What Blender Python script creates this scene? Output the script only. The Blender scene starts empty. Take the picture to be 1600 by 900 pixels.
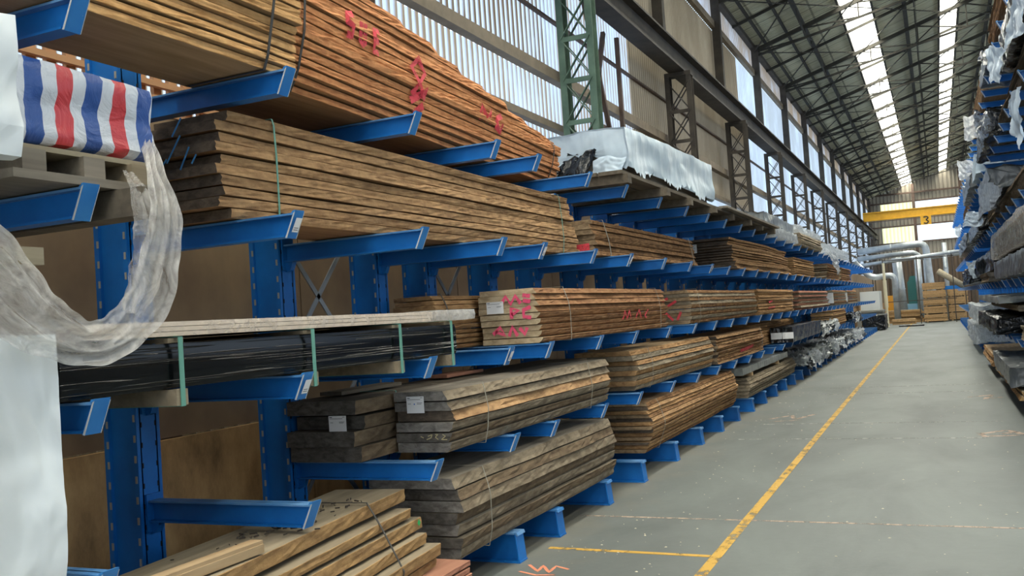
import bpy, math, random
import numpy as np
from mathutils import Vector, Matrix

S = bpy.context.scene
COL = S.collection
rng = random.Random(7)

# ------------------------------------------------------------------ camera
CAM_H = 1.6
F_PX = 1460.0
def cam_axes(vx=1465.0, vy=457.0, roll=.067):
    dy = np.array([vx-800, vy-450, F_PX]); dy /= np.linalg.norm(dy)
    n = np.cross(dy, np.array([1, -roll, 0.])); n /= np.linalg.norm(n)
    if n[1] > 0: n = -n
    dx = np.cross(dy, n)
    if dx[0] < 0: dx = -dx
    return np.array([dx, dy, n])
R3 = cam_axes()
cam = bpy.data.cameras.new('camera'); cam.sensor_width = 36; cam.lens = F_PX/1600*36
cam.clip_end = 400; cam.clip_start = .05
camo = bpy.data.objects.new('camera', cam); COL.objects.link(camo)
M = Matrix.Identity(4)
for i in range(3):
    M[i][0] = R3[i][0]; M[i][1] = -R3[i][1]; M[i][2] = -R3[i][2]
M[2][3] = CAM_H
camo.matrix_world = M
S.camera = camo

# ------------------------------------------------------------------ light
S.view_settings.view_transform = 'Standard'; S.view_settings.look = 'None'
S.view_settings.gamma = 1; S.view_settings.use_curve_mapping = False
S.view_settings.exposure = 0.0
W = bpy.data.worlds.new('sky'); S.world = W; W.use_nodes = True
bg = W.node_tree.nodes['Background']; bg.inputs[0].default_value = (.74, .87, 1, 1); bg.inputs[1].default_value = 2.5
def area(name, loc, rot, sx, sy, power, col=(1, 1, 1)):
    l = bpy.data.lights.new(name, 'AREA'); l.shape = 'RECTANGLE'; l.size = sx; l.size_y = sy
    l.energy = power; l.color = col
    o = bpy.data.objects.new(name, l); COL.objects.link(o); o.location = loc; o.rotation_euler = rot
    return o
SL = .31                                       # roof slope
def roof_z(x): return 10.15 + SL*(x+5) if x < 5 else 10.15 + SL*(15-x)
SKY = [(-2.17, -1.3), (.85, 1.45), (6.5, 7.4)]
for k, (a, b) in enumerate(SKY):               # daylight just above each strip of skylight
    cx = (a+b)/2
    area('skylight_daylight', (cx, 32, roof_z(cx)+.45), (0, -math.atan(SL)*(1 if cx < 5 else -1), 0), (b-a)*1.15, 112, [9500, 7000, 6000][k], (1, .985, .93))
area('added_back_fill', (.8, -13.8, 3.6), (math.radians(90), 0, 0), 8, 6.5, 480, (.93, .97, 1))  # added fill for the foreground, at an assumed opening behind the camera

# ------------------------------------------------------------------ helpers
class MB:
    def __init__(s): s.v = []; s.f = []; s.m = []
    def add(s, vs, fs, mi=0):
        o = len(s.v); s.v += [tuple(v) for v in vs]; s.f += [tuple(i+o for i in f) for f in fs]; s.m += [mi]*len(fs)
    def box(s, x0, x1, y0, y1, z0, z1, mi=0):
        s.add([(x0,y0,z0),(x1,y0,z0),(x1,y1,z0),(x0,y1,z0),(x0,y0,z1),(x1,y0,z1),(x1,y1,z1),(x0,y1,z1)],
              [(0,3,2,1),(4,5,6,7),(0,1,5,4),(1,2,6,5),(2,3,7,6),(3,0,4,7)], mi)
    def bar(s, p, q, w, h=None, mi=0):
        h = h or w
        p = Vector(p); q = Vector(q); d = (q-p)
        if d.length < 1e-6: return
        d.normalize(); up = Vector((0,0,1)) if abs(d.z) < .95 else Vector((1,0,0))
        a = d.cross(up).normalized()*w/2; b = d.cross(a).normalized()*h/2
        s.add([p-a-b,p+a-b,p+a+b,p-a+b,q-a-b,q+a-b,q+a+b,q-a+b],
              [(0,3,2,1),(4,5,6,7),(0,1,5,4),(1,2,6,5),(2,3,7,6),(3,0,4,7)], mi)
    def tube(s, pts, r, n=10, mi=0, cap=True):
        pts = [Vector(p) for p in pts]; rings = []
        rs = r if isinstance(r, (list, tuple)) else [r]*len(pts)
        prev = None
        for i, p in enumerate(pts):
            d = (pts[min(i+1, len(pts)-1)]-pts[max(i-1, 0)]).normalized()
            if prev is None: a = d.cross(Vector((0,0,1)) if abs(d.z) < .9 else Vector((1,0,0))).normalized()
            else: a = (prev-d*prev.dot(d)).normalized()
            prev = a; b = d.cross(a)
            rings.append([p+a*rs[i]*math.cos(2*math.pi*k/n)+b*rs[i]*math.sin(2*math.pi*k/n) for k in range(n)])
        vs = [v for rg in rings for v in rg]; fs = []
        for i in range(len(rings)-1):
            for k in range(n): fs.append((i*n+k, i*n+(k+1)%n, (i+1)*n+(k+1)%n, (i+1)*n+k))
        if cap: fs += [tuple(range(n))[::-1], tuple((len(rings)-1)*n+k for k in range(n))]
        s.add(vs, fs, mi)
    def prism(s, poly, axis, a0, a1, mi=0):
        # poly: 2D points in the two other axes; axis 0: (y,z), 1: (x,z), 2: (x,y)
        n = len(poly); vs = []
        for a in (a0, a1):
            for (u, w) in poly:
                vs.append((a,u,w) if axis == 0 else (u,a,w) if axis == 1 else (u,w,a))
        s.add(vs, [tuple(range(n))[::-1], tuple(range(n, 2*n))]+[(i,(i+1)%n,n+(i+1)%n,n+i) for i in range(n)], mi)
    def build(s, name, mats, parent=None, smooth=False, loc=None):
        me = bpy.data.meshes.new(name); me.from_pydata(s.v, [], s.f); me.validate()
        if not isinstance(mats, (list, tuple)): mats = [mats]
        for m in mats: me.materials.append(m)
        if len(me.polygons) == len(s.m): me.polygons.foreach_set('material_index', s.m)
        if smooth: me.polygons.foreach_set('use_smooth', [True]*len(me.polygons))
        o = bpy.data.objects.new(name, me); COL.objects.link(o)
        if parent: o.parent = parent
        if loc: o.location = loc
        return o
def tag(o, label=None, cat=None, group=None, kind=None):
    if label: o['label'] = label
    if cat: o['category'] = cat
    if group: o['group'] = group
    if kind: o['kind'] = kind
    return o
def empty(name, loc=(0,0,0), rz=0, label=None, cat=None, group=None):
    o = bpy.data.objects.new(name, None); COL.objects.link(o); o.location = loc; o.rotation_euler = (0,0,rz)
    o.empty_display_size = .1
    return tag(o, label, cat, group)
def copy_tree(o, parent=None):
    c = o.copy(); COL.objects.link(c)
    if parent: c.parent = parent
    for ch in list(o.children): copy_tree(ch, c)
    return c

# ------------------------------------------------------------------ materials
def mat(name):
    m = bpy.data.materials.new(name); m.use_nodes = True; nt = m.node_tree
    return m, nt, nt.nodes['Principled BSDF']
def lin(c):
    if isinstance(c, str):
        c = [int(c[i:i+2], 16)/255 for i in (0,2,4)]
        c = [x/12.92 if x < .04045 else ((x+.055)/1.055)**2.4 for x in c]
    return (c[0], c[1], c[2], 1)
def plain(name, c, rough=.6, metal=0, spec=.5):
    m, nt, b = mat(name); b.inputs['Base Color'].default_value = lin(c)
    b.inputs['Roughness'].default_value = rough; b.inputs['Metallic'].default_value = metal
    b.inputs['Specular IOR Level'].default_value = spec
    return m
def N(nt, t, **k):
    n = nt.nodes.new(t)
    for a, v in k.items(): setattr(n, a, v)
    return n
def noise(nt, vec, scale, detail=5, rough=.6, dist=0):
    n = N(nt, 'ShaderNodeTexNoise'); n.inputs['Scale'].default_value = scale; n.inputs['Detail'].default_value = detail
    n.inputs['Roughness'].default_value = rough; n.inputs['Distortion'].default_value = dist
    nt.links.new(vec, n.inputs['Vector']); return n.outputs[0]
def ramp(nt, fac, stops):
    r = N(nt, 'ShaderNodeValToRGB'); e = r.color_ramp.elements
    while len(e) < len(stops): e.new(.5)
    for i, (p, c) in enumerate(stops): e[i].position = p; e[i].color = lin(c)
    nt.links.new(fac, r.inputs[0]); return r.outputs[0]
def mixc(nt, fac, a, b, mode='MIX'):
    m = N(nt, 'ShaderNodeMix', data_type='RGBA', blend_type=mode)
    for sock, v in ((0, fac), (6, a), (7, b)):
        if isinstance(v, (int, float)): m.inputs[sock].default_value = v
        elif isinstance(v, (tuple, list)): m.inputs[sock].default_value = lin(v)
        elif isinstance(v, str): m.inputs[sock].default_value = lin(v)
        else: nt.links.new(v, m.inputs[sock])
    return m.outputs[2]
def coords(nt, scale=(1,1,1), rnd=True):
    tc = N(nt, 'ShaderNodeTexCoord'); mp = N(nt, 'ShaderNodeMapping'); mp.inputs['Scale'].default_value = scale
    nt.links.new(tc.outputs['Object'], mp.inputs['Vector'])
    if rnd:
        oi = N(nt, 'ShaderNodeObjectInfo'); mu = N(nt, 'ShaderNodeMath', operation='MULTIPLY'); mu.inputs[1].default_value = 37.
        nt.links.new(oi.outputs['Random'], mu.inputs[0]); cb = N(nt, 'ShaderNodeCombineXYZ')
        for i in range(3): nt.links.new(mu.outputs[0], cb.inputs[i])
        nt.links.new(cb.outputs[0], mp.inputs['Location'])
    return mp.outputs[0]
def bump(nt, b, h, st=.4, d=.01):
    n = N(nt, 'ShaderNodeBump'); n.inputs['Strength'].default_value = st; n.inputs['Distance'].default_value = d
    nt.links.new(h, n.inputs['Height']); nt.links.new(n.outputs[0], b.inputs['Normal'])
def math1(nt, op, a, b=None):
    n = N(nt, 'ShaderNodeMath', operation=op)
    for i, v in enumerate((a, b)):
        if v is None: continue
        if isinstance(v, (int, float)): n.inputs[i].default_value = v
        else: nt.links.new(v, n.inputs[i])
    return n.outputs[0]

def wood_set(key, face, face2, edge, edge2, bark, end, end2, barkamt=.5):
    """three materials: sawn face, outer edge, end grain"""
    out = []
    def tone(nt, b, c, lo, hi, sat=.92):
        oi = N(nt, 'ShaderNodeObjectInfo'); k = math1(nt, 'MULTIPLY_ADD', oi.outputs['Random'], hi-lo); k.node.inputs[2].default_value = lo
        hs = N(nt, 'ShaderNodeHueSaturation'); hs.inputs['Saturation'].default_value = sat
        nt.links.new(k, hs.inputs['Value']); nt.links.new(c, hs.inputs['Color']); nt.links.new(hs.outputs[0], b.inputs['Base Color'])
    m, nt, b = mat(key+'_face'); v = coords(nt, (9, .7, 9))
    c = ramp(nt, noise(nt, v, 2.2, 5, .55, .3), [(.3, face2), (.7, face)])
    g = noise(nt, coords(nt, (1.5, .8, 1.5)), 2.5, 4)
    c = mixc(nt, ramp(nt, g, [(.45, '000000'), (.75, '606060')]), c, face2)
    tone(nt, b, c, .85, 1.1); b.inputs['Roughness'].default_value = .85; b.inputs['Specular IOR Level'].default_value = .2
    bump(nt, b, noise(nt, v, 4, 5), .2, .004); out.append(m)
    m, nt, b = mat(key+'_edge')
    c = ramp(nt, noise(nt, coords(nt, (3, 3.5, 9)), 2.6, 7, .62, .3), [(.34, edge2), (.66, edge)])
    nb = noise(nt, coords(nt, (2, 3.2, 5)), 1.5, 7, .66, .3)             # bark and dark knots
    c = mixc(nt, ramp(nt, nb, [(.66-.2*barkamt, '000000'), (.8-.2*barkamt, 'c0c0c0')]), c, bark)
    ns = noise(nt, coords(nt, (6, 60, 7)), 1.0, 3, .6, .8)               # saw kerfs across the grain
    c = mixc(nt, ramp(nt, ns, [(.55, '000000'), (.7, '787878')]), c, edge2)
    nf = noise(nt, coords(nt, (12, 22, 22)), 3.0, 4, .7)                 # pale torn fibres
    c = mixc(nt, ramp(nt, nf, [(.62, '000000'), (.72, '707070')]), c, face)
    tone(nt, b, c, .85, 1.15); b.inputs['Roughness'].default_value = .9; b.inputs['Specular IOR Level'].default_value = .15
    bump(nt, b, noise(nt, coords(nt, (8, 14, 16)), 4, 7, .7), .4, .006); out.append(m)
    m, nt, b = mat(key+'_end'); v = coords(nt, (5, 5, 10))
    c = ramp(nt, noise(nt, v, 3, 7, .65, .5), [(.35, end2), (.65, end)])
    tone(nt, b, c, .85, 1.12); b.inputs['Roughness'].default_value = .9; b.inputs['Specular IOR Level'].default_value = .15
    bump(nt, b, noise(nt, v, 8, 6), .3, .003); out.append(m)
    return out
WD = {
 'pine':   wood_set('pine',   'b09270','8f7450','dca866','b88548','8a6338','c8a270','9a7848', .15),
 'orange': wood_set('orange', 'b0855a','8c6640','dc9454','b87038','9a5628','c88a54','9a6436', .15),
 'oak':    wood_set('oak',    '94714a','7a5a38','b48c5c','8a6642','4b3422','6f6152','4a4038', .4),
 'brown':  wood_set('brown',  '8d7152','6a5138','9c7347','6c4a2c','3c2a1d','a48a68','6e5941', .5),
 'ash':    wood_set('ash',    'c4ac86','a88c64','a8794c','7d5331','5a3822','d2bd98','a78f6c', .35),
 'grey':   wood_set('grey',   '8b8274','6a6257','8f8069','6a5b48','3d342b','8a857e','5c5751', .45),
 'darkbeam': wood_set('darkbeam','6f6555','544b40','7b684f','594836','31281f','6a655e','443f3a', .4),
 'fresh':  wood_set('fresh',  '94866e','7a6c56','a8824e','80603a','5a4028','c09a64','98744a', .35),
 'tan':    wood_set('tan',    'b59a74','937650','b38a58','8a6238','4a3420','ad8656','7d5a36', .35),
 'red':    wood_set('red',    'a8755a','8e5c44','b47a5c','96604a','7c4c38','b88468','946048', .1),
 'dusty':  wood_set('dusty',  'a3977e','857a64','a1927a','7b6c56','4c4234','a09078','6e6250', .3),
}
def steel(name, c, c2, rough=.5, scr='808890', amt=.5, metal=0):
    m, nt, b = mat(name); v = coords(nt, (1,1,1))
    c0 = ramp(nt, noise(nt, v, 3, 5), [(.3, c2), (.7, c)])
    sc = ramp(nt, noise(nt, v, 22, 8, .75), [(.66, '000000'), (.74, 'ffffff')])
    c0 = mixc(nt, math1(nt, 'MULTIPLY', N_rgb(nt, sc), amt), c0, scr)
    nt.links.new(c0, b.inputs['Base Color']); b.inputs['Roughness'].default_value = rough; b.inputs['Metallic'].default_value = metal
    b.inputs['Specular IOR Level'].default_value = .35
    return m
def N_rgb(nt, c):
    n = N(nt, 'ShaderNodeRGBToBW'); nt.links.new(c, n.inputs[0]); return n.outputs[0]
BLUE = steel('rack_blue_paint', '1a72c0', '115ca2', .4, '9fb2c4', .3)
BLUETOP = steel('rack_blue_worn', '6d96bd', '2f74b4', .5, 'c9ced2', .8)
SLOT = plain('slot_dark', '0c0d10', .8)
SLOTL = plain('slot_light', 'a09a90', .7)
ZINC = steel('galvanised_steel', 'a6aaac', '808587', .4, 'd0d4d6', .4, .3)
TIPM = steel('arm_tip_worn', '3d86c4', '1f6cb6', .45, 'd6d6d0', .8)
GREENST = steel('green_steel', '5f7562', '44584a', .6, '7a5d48', .6)
DARKST = steel('dark_steel', '4b443b', '332e29', .7, '6d5038', .5)
BROWNST = steel('brown_steel', '5d4a3e', '463830', .7, '7c6048', .5)
ROOFST = steel('roof_steel', '3f3c34', '2c2a25', .8, '544a3a', .4)
RAILM = steel('wall_rail_steel', '887a66', '6b5f4f', .7, 'a09078', .5)
DUCT = steel('duct_zinc', 'b0b5b8', '8e9598', .35, 'd8dcde', .4, .5)
YELLOW = steel('crane_yellow', 'd9a52a', 'c08e20', .5, 'a07a30', .3)
PAPER = plain('label_paper', 'e6e6e6', .6)
INK = plain('label_ink', '23262b', .7)
BLUEDOT = plain('label_blue_dot', '2f6cc4', .5)
CHALKB = plain('blue_chalk', '3f84b8', .9)
CHALKW = plain('white_chalk', 'b8ab80', .9)
ORANGEP = plain('orange_floor_paint', 'd8825c', .8)
GREENP = plain('green_paint_dot', '18a050', .6)
STRAPG = plain('green_plastic_strap', '5f9484', .45)
STRAPW = plain('steel_wire_strap', '8f8a7c', .45)
STRAPD = plain('dark_strap', '3c3833', .5)
BLACKP = plain('black_letter_paint', '241c10', .6)

def film(name, c, alpha, rough=.15, tr=.4, sc=6):
    """thin plastic film: part clear, part glossy scatter"""
    m, nt, b = mat(name); out = nt.nodes['Material Output']
    b.inputs['Base Color'].default_value = lin(c); b.inputs['Roughness'].default_value = rough
    b.inputs['Specular IOR Level'].default_value = .8
    t = N(nt, 'ShaderNodeBsdfTransparent'); tl = N(nt, 'ShaderNodeBsdfTranslucent'); tl.inputs[0].default_value = lin(c)
    a = N(nt, 'ShaderNodeMixShader'); a.inputs[0].default_value = tr; nt.links.new(b.outputs[0], a.inputs[1]); nt.links.new(tl.outputs[0], a.inputs[2])
    k = N(nt, 'ShaderNodeMixShader'); nt.links.new(t.outputs[0], k.inputs[1]); nt.links.new(a.outputs[0], k.inputs[2])
    v = coords(nt, (2.5, 1, 1.2)); n = noise(nt, v, sc, 6, .65, 1.5)
    f = ramp(nt, n, [(.32, (alpha*.55,)*3), (.68, (min(1, alpha*1.45),)*3)])
    nt.links.new(f, k.inputs[0]); nt.links.new(k.outputs[0], out.inputs[0])
    vo = N(nt, 'ShaderNodeTexVoronoi'); vo.inputs['Scale'].default_value = 7; nt.links.new(coords(nt, (3.2, 2.2, .9)), vo.inputs['Vector'])
    bump(nt, b, math1(nt, 'ADD', vo.outputs['Distance'], noise(nt, coords(nt, (3, 1, 1.4)), 12, 4, .6, 1)), .9, .02)
    return m
def sheet(name, c, c2=None, rough=.35, sc=5, bs=.5, bd=.02):
    m, nt, b = mat(name); v = coords(nt, (1,1,1))
    nt.links.new(ramp(nt, noise(nt, v, 2.5, 4), [(.3, c2 or c), (.7, c)]), b.inputs['Base Color'])
    b.inputs['Roughness'].default_value = rough; b.inputs['Specular IOR Level'].default_value = .5
    mv = N(nt, 'ShaderNodeMapping'); mv.inputs['Scale'].default_value = (1, .8, .45); mv.inputs['Rotation'].default_value = (.5, 0, 0); nt.links.new(v, mv.inputs['Vector'])
    vo = N(nt, 'ShaderNodeTexVoronoi'); vo.feature = 'SMOOTH_F1'; vo.inputs['Scale'].default_value = sc*1.1; vo.inputs['Smoothness'].default_value = .15
    dn = N(nt, 'ShaderNodeTexNoise'); dn.inputs['Scale'].default_value = 3; nt.links.new(mv.outputs[0], dn.inputs['Vector'])
    ad = N(nt, 'ShaderNodeVectorMath', operation='MULTIPLY_ADD'); nt.links.new(dn.outputs['Color'], ad.inputs[0]); ad.inputs[1].default_value = (.5, .5, .5); nt.links.new(mv.outputs[0], ad.inputs[2])
    nt.links.new(ad.outputs[0], vo.inputs['Vector'])
    hh = math1(nt, 'ADD', math1(nt, 'MULTIPLY', vo.outputs['Distance'], .8), noise(nt, mv.outputs[0], sc, 3, .5, .5))
    bump(nt, b, hh, bs, bd)
    return m
FILM = film('clear_film', 'd6d2cc', .42)
FILM2 = film('cloudy_film', 'e6e3de', .55, .1)
FILMW = film('milky_film', 'd8dde0', .8)
WHITEW = sheet('white_wrap', 'dfe4e6', 'd4dadc', .36, 3.2, .9, .08)
WHITEB = sheet('blueish_white_tarp', 'c6d4de', 'b4c6d2', .4, 3, .5, .06)
BLACKW = sheet('black_plastic', '1c1f22', '131517', .25, 9, .8, .03)
GREYW = sheet('grey_plastic', '8f9290', '6f7472', .3, 7, .7, .03)
DGREYW = sheet('dark_grey_plastic', '5a5e60', '3f4345', .3, 7, .7, .03)
m, nt, b = mat('striped_tarp'); STRIPE = m           # red, white and blue woven tarpaulin
tc = N(nt, 'ShaderNodeTexCoord'); sx = N(nt, 'ShaderNodeSeparateXYZ'); nt.links.new(tc.outputs['Object'], sx.inputs[0])
nz = noise(nt, tc.outputs['Object'], 5, 2); 
u = math1(nt, 'ADD', math1(nt, 'MULTIPLY', sx.outputs[1], 1/.245), math1(nt, 'MULTIPLY', nz, .25))
u = math1(nt, 'ADD', u, .08); fr = math1(nt, 'FRACT', u)
r = N(nt, 'ShaderNodeValToRGB'); r.color_ramp.interpolation = 'CONSTANT'; e = r.color_ramp.elements
for _ in range(3): e.new(.5)
for i, (p, c) in enumerate([(0, 'c9ced6'), (.2, 'c23a40'), (.47, 'c9ced6'), (.7, '2a4f94'), (.98, 'c9ced6')]): e[i].position = p; e[i].color = lin(c)
nt.links.new(fr, r.inputs[0]); nt.links.new(r.outputs[0], b.inputs['Base Color']); b.inputs['Roughness'].default_value = .32
bump(nt, b, noise(nt, tc.outputs['Object'], 7, 5, .55, 2), .6, .02)

# ------------------------------------------------------------------ the setting
Y0, Y1 = -14.0, 88.0
m, nt, b = mat('floor_concrete'); FLOORM = m; tc = N(nt, 'ShaderNodeTexCoord').outputs['Object']
mp = N(nt, 'ShaderNodeMapping'); mp.inputs['Scale'].default_value = (1, .45, 1); nt.links.new(tc, mp.inputs['Vector'])
c = ramp(nt, noise(nt, mp.outputs[0], .9, 8, .62, .4), [(.3, '4d524f'), (.5, '5f6461'), (.72, '6c726e')])
mp2 = N(nt, 'ShaderNodeMapping'); mp2.inputs['Scale'].default_value = (1, .25, 1); nt.links.new(tc, mp2.inputs['Vector'])
c = mixc(nt, ramp(nt, noise(nt, mp2.outputs[0], 2.3, 6, .7), [(.55, '000000'), (.8, '808080')]), c, '444745')
c = mixc(nt, ramp(nt, noise(nt, tc, 26, 4, .8), [(.66, '000000'), (.78, 'b0b0b0')]), c, 'a9aaa0')
sx = N(nt, 'ShaderNodeSeparateXYZ'); nt.links.new(tc, sx.inputs[0])
dz = math1(nt, 'ADD', sx.outputs[0], math1(nt, 'MULTIPLY', noise(nt, tc, 1.6, 6, .7), 1.6))   # sawdust along the rack foot
dust = ramp(nt, math1(nt, 'MULTIPLY_ADD', dz, -.9), [(.35, '000000'), (.85, 'b4b4b4')])
nt.nodes[-4 if False else -1]
c = mixc(nt, dust, c, '746d5e')
dark = ramp(nt, noise(nt, mp.outputs[0], .35, 3, .5), [(.5, '000000'), (.68, '808080')])
c = mixc(nt, dark, c, '484a47')
nt.links.new(c, b.inputs['Base Color']); b.inputs['Roughness'].default_value = .62; b.inputs['Specular IOR Level'].default_value = .35
bump(nt, b, noise(nt, tc, 14, 6), .15, .01)
for n in nt.nodes:
    if n.type == 'MATH' and n.operation == 'MULTIPLY_ADD': n.inputs[2].default_value = -1.0
mb = MB(); mb.box(-5.4, 15.2, Y0, Y1, -.2, 0); tag(mb.build('floor', FLOORM), kind='structure')

# left wall: boards low, corrugated sheet above
m, nt, b = mat('brown_wall_board'); BOARD = m
v = coords(nt, (1, .55, .5), False)
c = ramp(nt, noise(nt, v, 2.2, 5, .6), [(.3, '66523f'), (.7, '8a7355')])
v2 = coords(nt, (1, 5, .35), False); c = mixc(nt, ramp(nt, noise(nt, v2, 2, 6, .7), [(.5, '000000'), (.8, '707070')]), c, '57452f')
nt.links.new(c, b.inputs['Base Color']); b.inputs['Roughness'].default_value = .75
def corr_mat(name, c, c2, trans, tint=(.8,.9,1)):
    m, nt, b = mat(name); out = nt.nodes['Material Output']
    tc = N(nt, 'ShaderNodeTexCoord').outputs['Object']
    sx = N(nt, 'ShaderNodeSeparateXYZ'); nt.links.new(tc, sx.inputs[0])
    w = math1(nt, 'SINE', math1(nt, 'MULTIPLY', sx.outputs[1], 2*math.pi/.15)); 
    w = math1(nt, 'MULTIPLY_ADD', w, .5); w.node.inputs[2].default_value = .5
    mp = N(nt, 'ShaderNodeMapping'); mp.inputs['Scale'].default_value = (1, .6, .35); nt.links.new(tc, mp.inputs['Vector'])
    nn = noise(nt, mp.outputs[0], 1.3, 5, .6)
    f = math1(nt, 'MULTIPLY', w, math1(nt, 'MULTIPLY', nn, 1.6))       # valley dirt, also painting in the dark side of each corrugation
    col = mixc(nt, ramp(nt, f, [(.3, '000000'), (.75, 'ffffff')]), c, c2)
    b.inputs['Roughness'].default_value = .45
    nt.links.new(col, b.inputs['Base Color'])
    tl = N(nt, 'ShaderNodeBsdfTranslucent'); nt.links.new(col, tl.inputs[0])
    k = N(nt, 'ShaderNodeMixShader'); k.inputs[0].default_value = trans
    nt.links.new(b.outputs[0], k.inputs[1]); nt.links.new(tl.outputs[0], k.inputs[2]); nt.links.new(k.outputs[0], out.inputs[0])
    return m
PANE = corr_mat('clear_corrugated_sheet', 'c6d2e4', '94806a', .8)
PANE2 = corr_mat('streaked_corrugated_sheet', 'ccd6e4', '6e5a46', .75)
PANER = corr_mat('added_window_sheet', 'eef3fa', 'dcdcdc', .9)
PANEC = corr_mat('clean_corrugated_sheet', 'd0dcea', 'a8acb0', .85)
DIRTY = corr_mat('dirty_corrugated_sheet', 'a3957f', '7a6b55', .2)
WALLB = corr_mat('brown_corrugated_sheet', '8f8064', '665a45', .04)
DIRTY0 = None
def corr(mb, y0, y1, z0, z1, x=-5.05, amp=.022, pitch=.15, step=6, axis=0):
    n = max(2, int((y1-y0)/pitch*step)); vs = []; fs = []
    for i in range(n+1):
        y = y0+(y1-y0)*i/n; dx = amp*math.sin(y/pitch*2*math.pi)
        for z in (z0, z1): vs.append((x+dx, y, z) if axis == 0 else (y, x+dx, z))
    for i in range(n): fs.append((2*i, 2*i+2, 2*i+3, 2*i+1))
    mb.add(vs, fs)
BAY0, BAY = .7, 6.12
BAYS = [BAY0+BAY*k for k in range(-3, 15)]
wn = [0]
def window(y0, y1, z0, z1, m):
    mb = MB(); corr(mb, y0, y1, z0, z1); wn[0] += 1
    o = mb.build('window_%d' % wn[0], m); tag(o, kind='structure'); return o
boards = MB(); lower = MB()
for y in np.arange(-14, 88, 2.44):
    lower.box(-4.20, -4.16, y+.006, min(88, y+2.434), 0, 1.04)
    boards.box(-4.225, -4.185, y+.006, min(88, y+2.434), 1.05, 2.98)
for y in np.arange(-14, 88, 1.22): boards.box(-4.32, -4.23, y-.04, y+.04, 0, 2.98)
tag(boards.build('wall_left_boards', BOARD), kind='structure')
m, nt, b = mat('mottled_lit_board'); v = coords(nt, (1, 1.2, .6), False)  # lower boards: lit look painted in as a lighter tan than above
c = ramp(nt, noise(nt, v, 2.6, 7, .68), [(.32, '6f5534'), (.5, 'a07c50'), (.68, 'bb9868')]); nt.links.new(c, b.inputs['Base Color']); b.inputs['Roughness'].default_value = .7
tag(lower.build('wall_left_lower_boards', m), kind='structure')
# open slatted timber strip over the boards
sl = MB()
sl.box(-4.22, -4.18, 0, 8, 3.06, 3.10); sl.box(-4.22, -4.18, 0, 8, 3.155, 3.19); sl.box(-4.22,-4.18,0,8,2.98,3.0)
for y in np.arange(0, 8, .125): sl.box(-4.25, -4.22, y, y+.062, 2.98, 3.42)
sl.box(-4.22, -4.18, 0, 8, 3.34, 3.42)
tag(sl.build('trim_1', plain('pale_batten', 'b98a60', .8)), kind='structure')
blind = MB(); back = MB()
for k, y0 in enumerate(BAYS):
    y1 = y0+BAY
    # z bands: 2.3-4.35, 4.5-5.1, 5.25-6.5 | 7.2-9.2 | 9.35-10.05
    if 12 < y0 < 13.5:      # bay behind the tarp pack: half clear, half dirty
        yb = y0+4.3
        for (za, zb) in ((2.3, 4.38), (4.44, 5.12), (5.24, 6.98)):
            window(y0, yb, za, zb, PANE)
            window(yb, y1, za, zb, DIRTY)
        window(y0, y1, 7.0, 9.12, DIRTY)
    elif 18 < y0 < 20:
        window(y0, y1, 4.44, 5.12, DIRTY); window(y0, y1, 5.24, 6.98, DIRTY); window(y0, y1, 2.3, 4.38, PANEC); window(y0, y1, 7.0, 9.12, DIRTY)
    elif 24 < y0 < 26:
        window(y0, y0+4.6, 2.3, 4.38, PANEC); window(y0+4.6, y1, 2.3, 4.38, PANEC)
        window(y0, y0+4.6, 4.44, 6.98, DIRTY); window(y0+4.6, y1, 4.44, 6.98, PANEC); window(y0, y0+3.4, 7.0, 9.12, DIRTY); window(y0+3.4, y1, 7.0, 9.12, PANEC)
    else:
        P = PANE if y0 < 12 else PANEC
        window(y0, y1, 2.3, 4.38, P); window(y0, y1, 4.44, 5.12, P); window(y0, y1, 5.24, 6.98, PANE2 if P == PANE else P); window(y0, y1, 7.0, 9.12, P)
    window(y0, y1, 9.26, 10.05, PANE)
corr(blind, Y0, Y1, 0, 2.3); tag(blind.build('wall_left', WALLB), kind='structure')
tn = [1]
def trim(mb, m):
    tn[0] += 1; return tag(mb.build('trim_%d' % tn[0], m), kind='structure')
for (z0, z1, xx, mm) in ((4.36, 4.46, -4.9, RAILM), (5.10, 5.26, -4.88, RAILM), (9.1, 9.28, -4.9, RAILM), (6.06, 6.1, -4.96, BROWNST), (10.0, 10.14, -4.86, DARKST), (2.25, 2.35, -4.9, RAILM)):
    q = MB(); q.box(-5.02, xx, Y0, Y1, z0, z1); trim(q, mm)
# end walls, right wall
EW = MB()
def gable_strip(mb, x0, x1, z0f, z1f, y, step=.05, m=0):
    n = int((x1-x0)/step); vs = []; fs = []
    for i in range(n+1):
        x = x0+(x1-x0)*i/n; dy = .05*math.sin(x/.3*2*math.pi)
        vs += [(x, y+dy, z0f(x)), (x, y+dy, z1f(x))]
    for i in range(n): fs.append((2*i, 2*i+1, 2*i+3, 2*i+2))
    mb.add(vs, fs)
K = lambda c: (lambda x: c)
gable_strip(EW, -5.2, 15.1, K(4.7), K(6.15), Y1); EL = MB(); gable_strip(EL, -5.2, 15.1, K(0), K(4.7), Y1); gable_strip(EW, -5.2, -4.3, K(6.15), K(9.58), Y1)
gable_strip(EW, -4.3, 15.1, K(7.5), K(8.95), Y1); gable_strip(EW, -5.2, 15.1, K(9.58), roof_z, Y1)
gable_strip(EW, -4.3, -4.0, K(6.15), K(9.58), Y1)
tag(EL.build('wall_back_lower', corr_mat('shaded_gable_sheet', '5c4c3c', '40352a', .03)), kind='structure')  # darker tone paints in the dim open area low behind the machines
tag(EW.build('wall_back', corr_mat('gable_sheet', '8a8273', '5f584c', .1)), kind='structure')
YP = corr_mat('yellowed_pane', 'f0e6b8', 'e0d090', .9); WP = corr_mat('white_pane', 'f6f8f4', 'e6ece8', .95)
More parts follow.
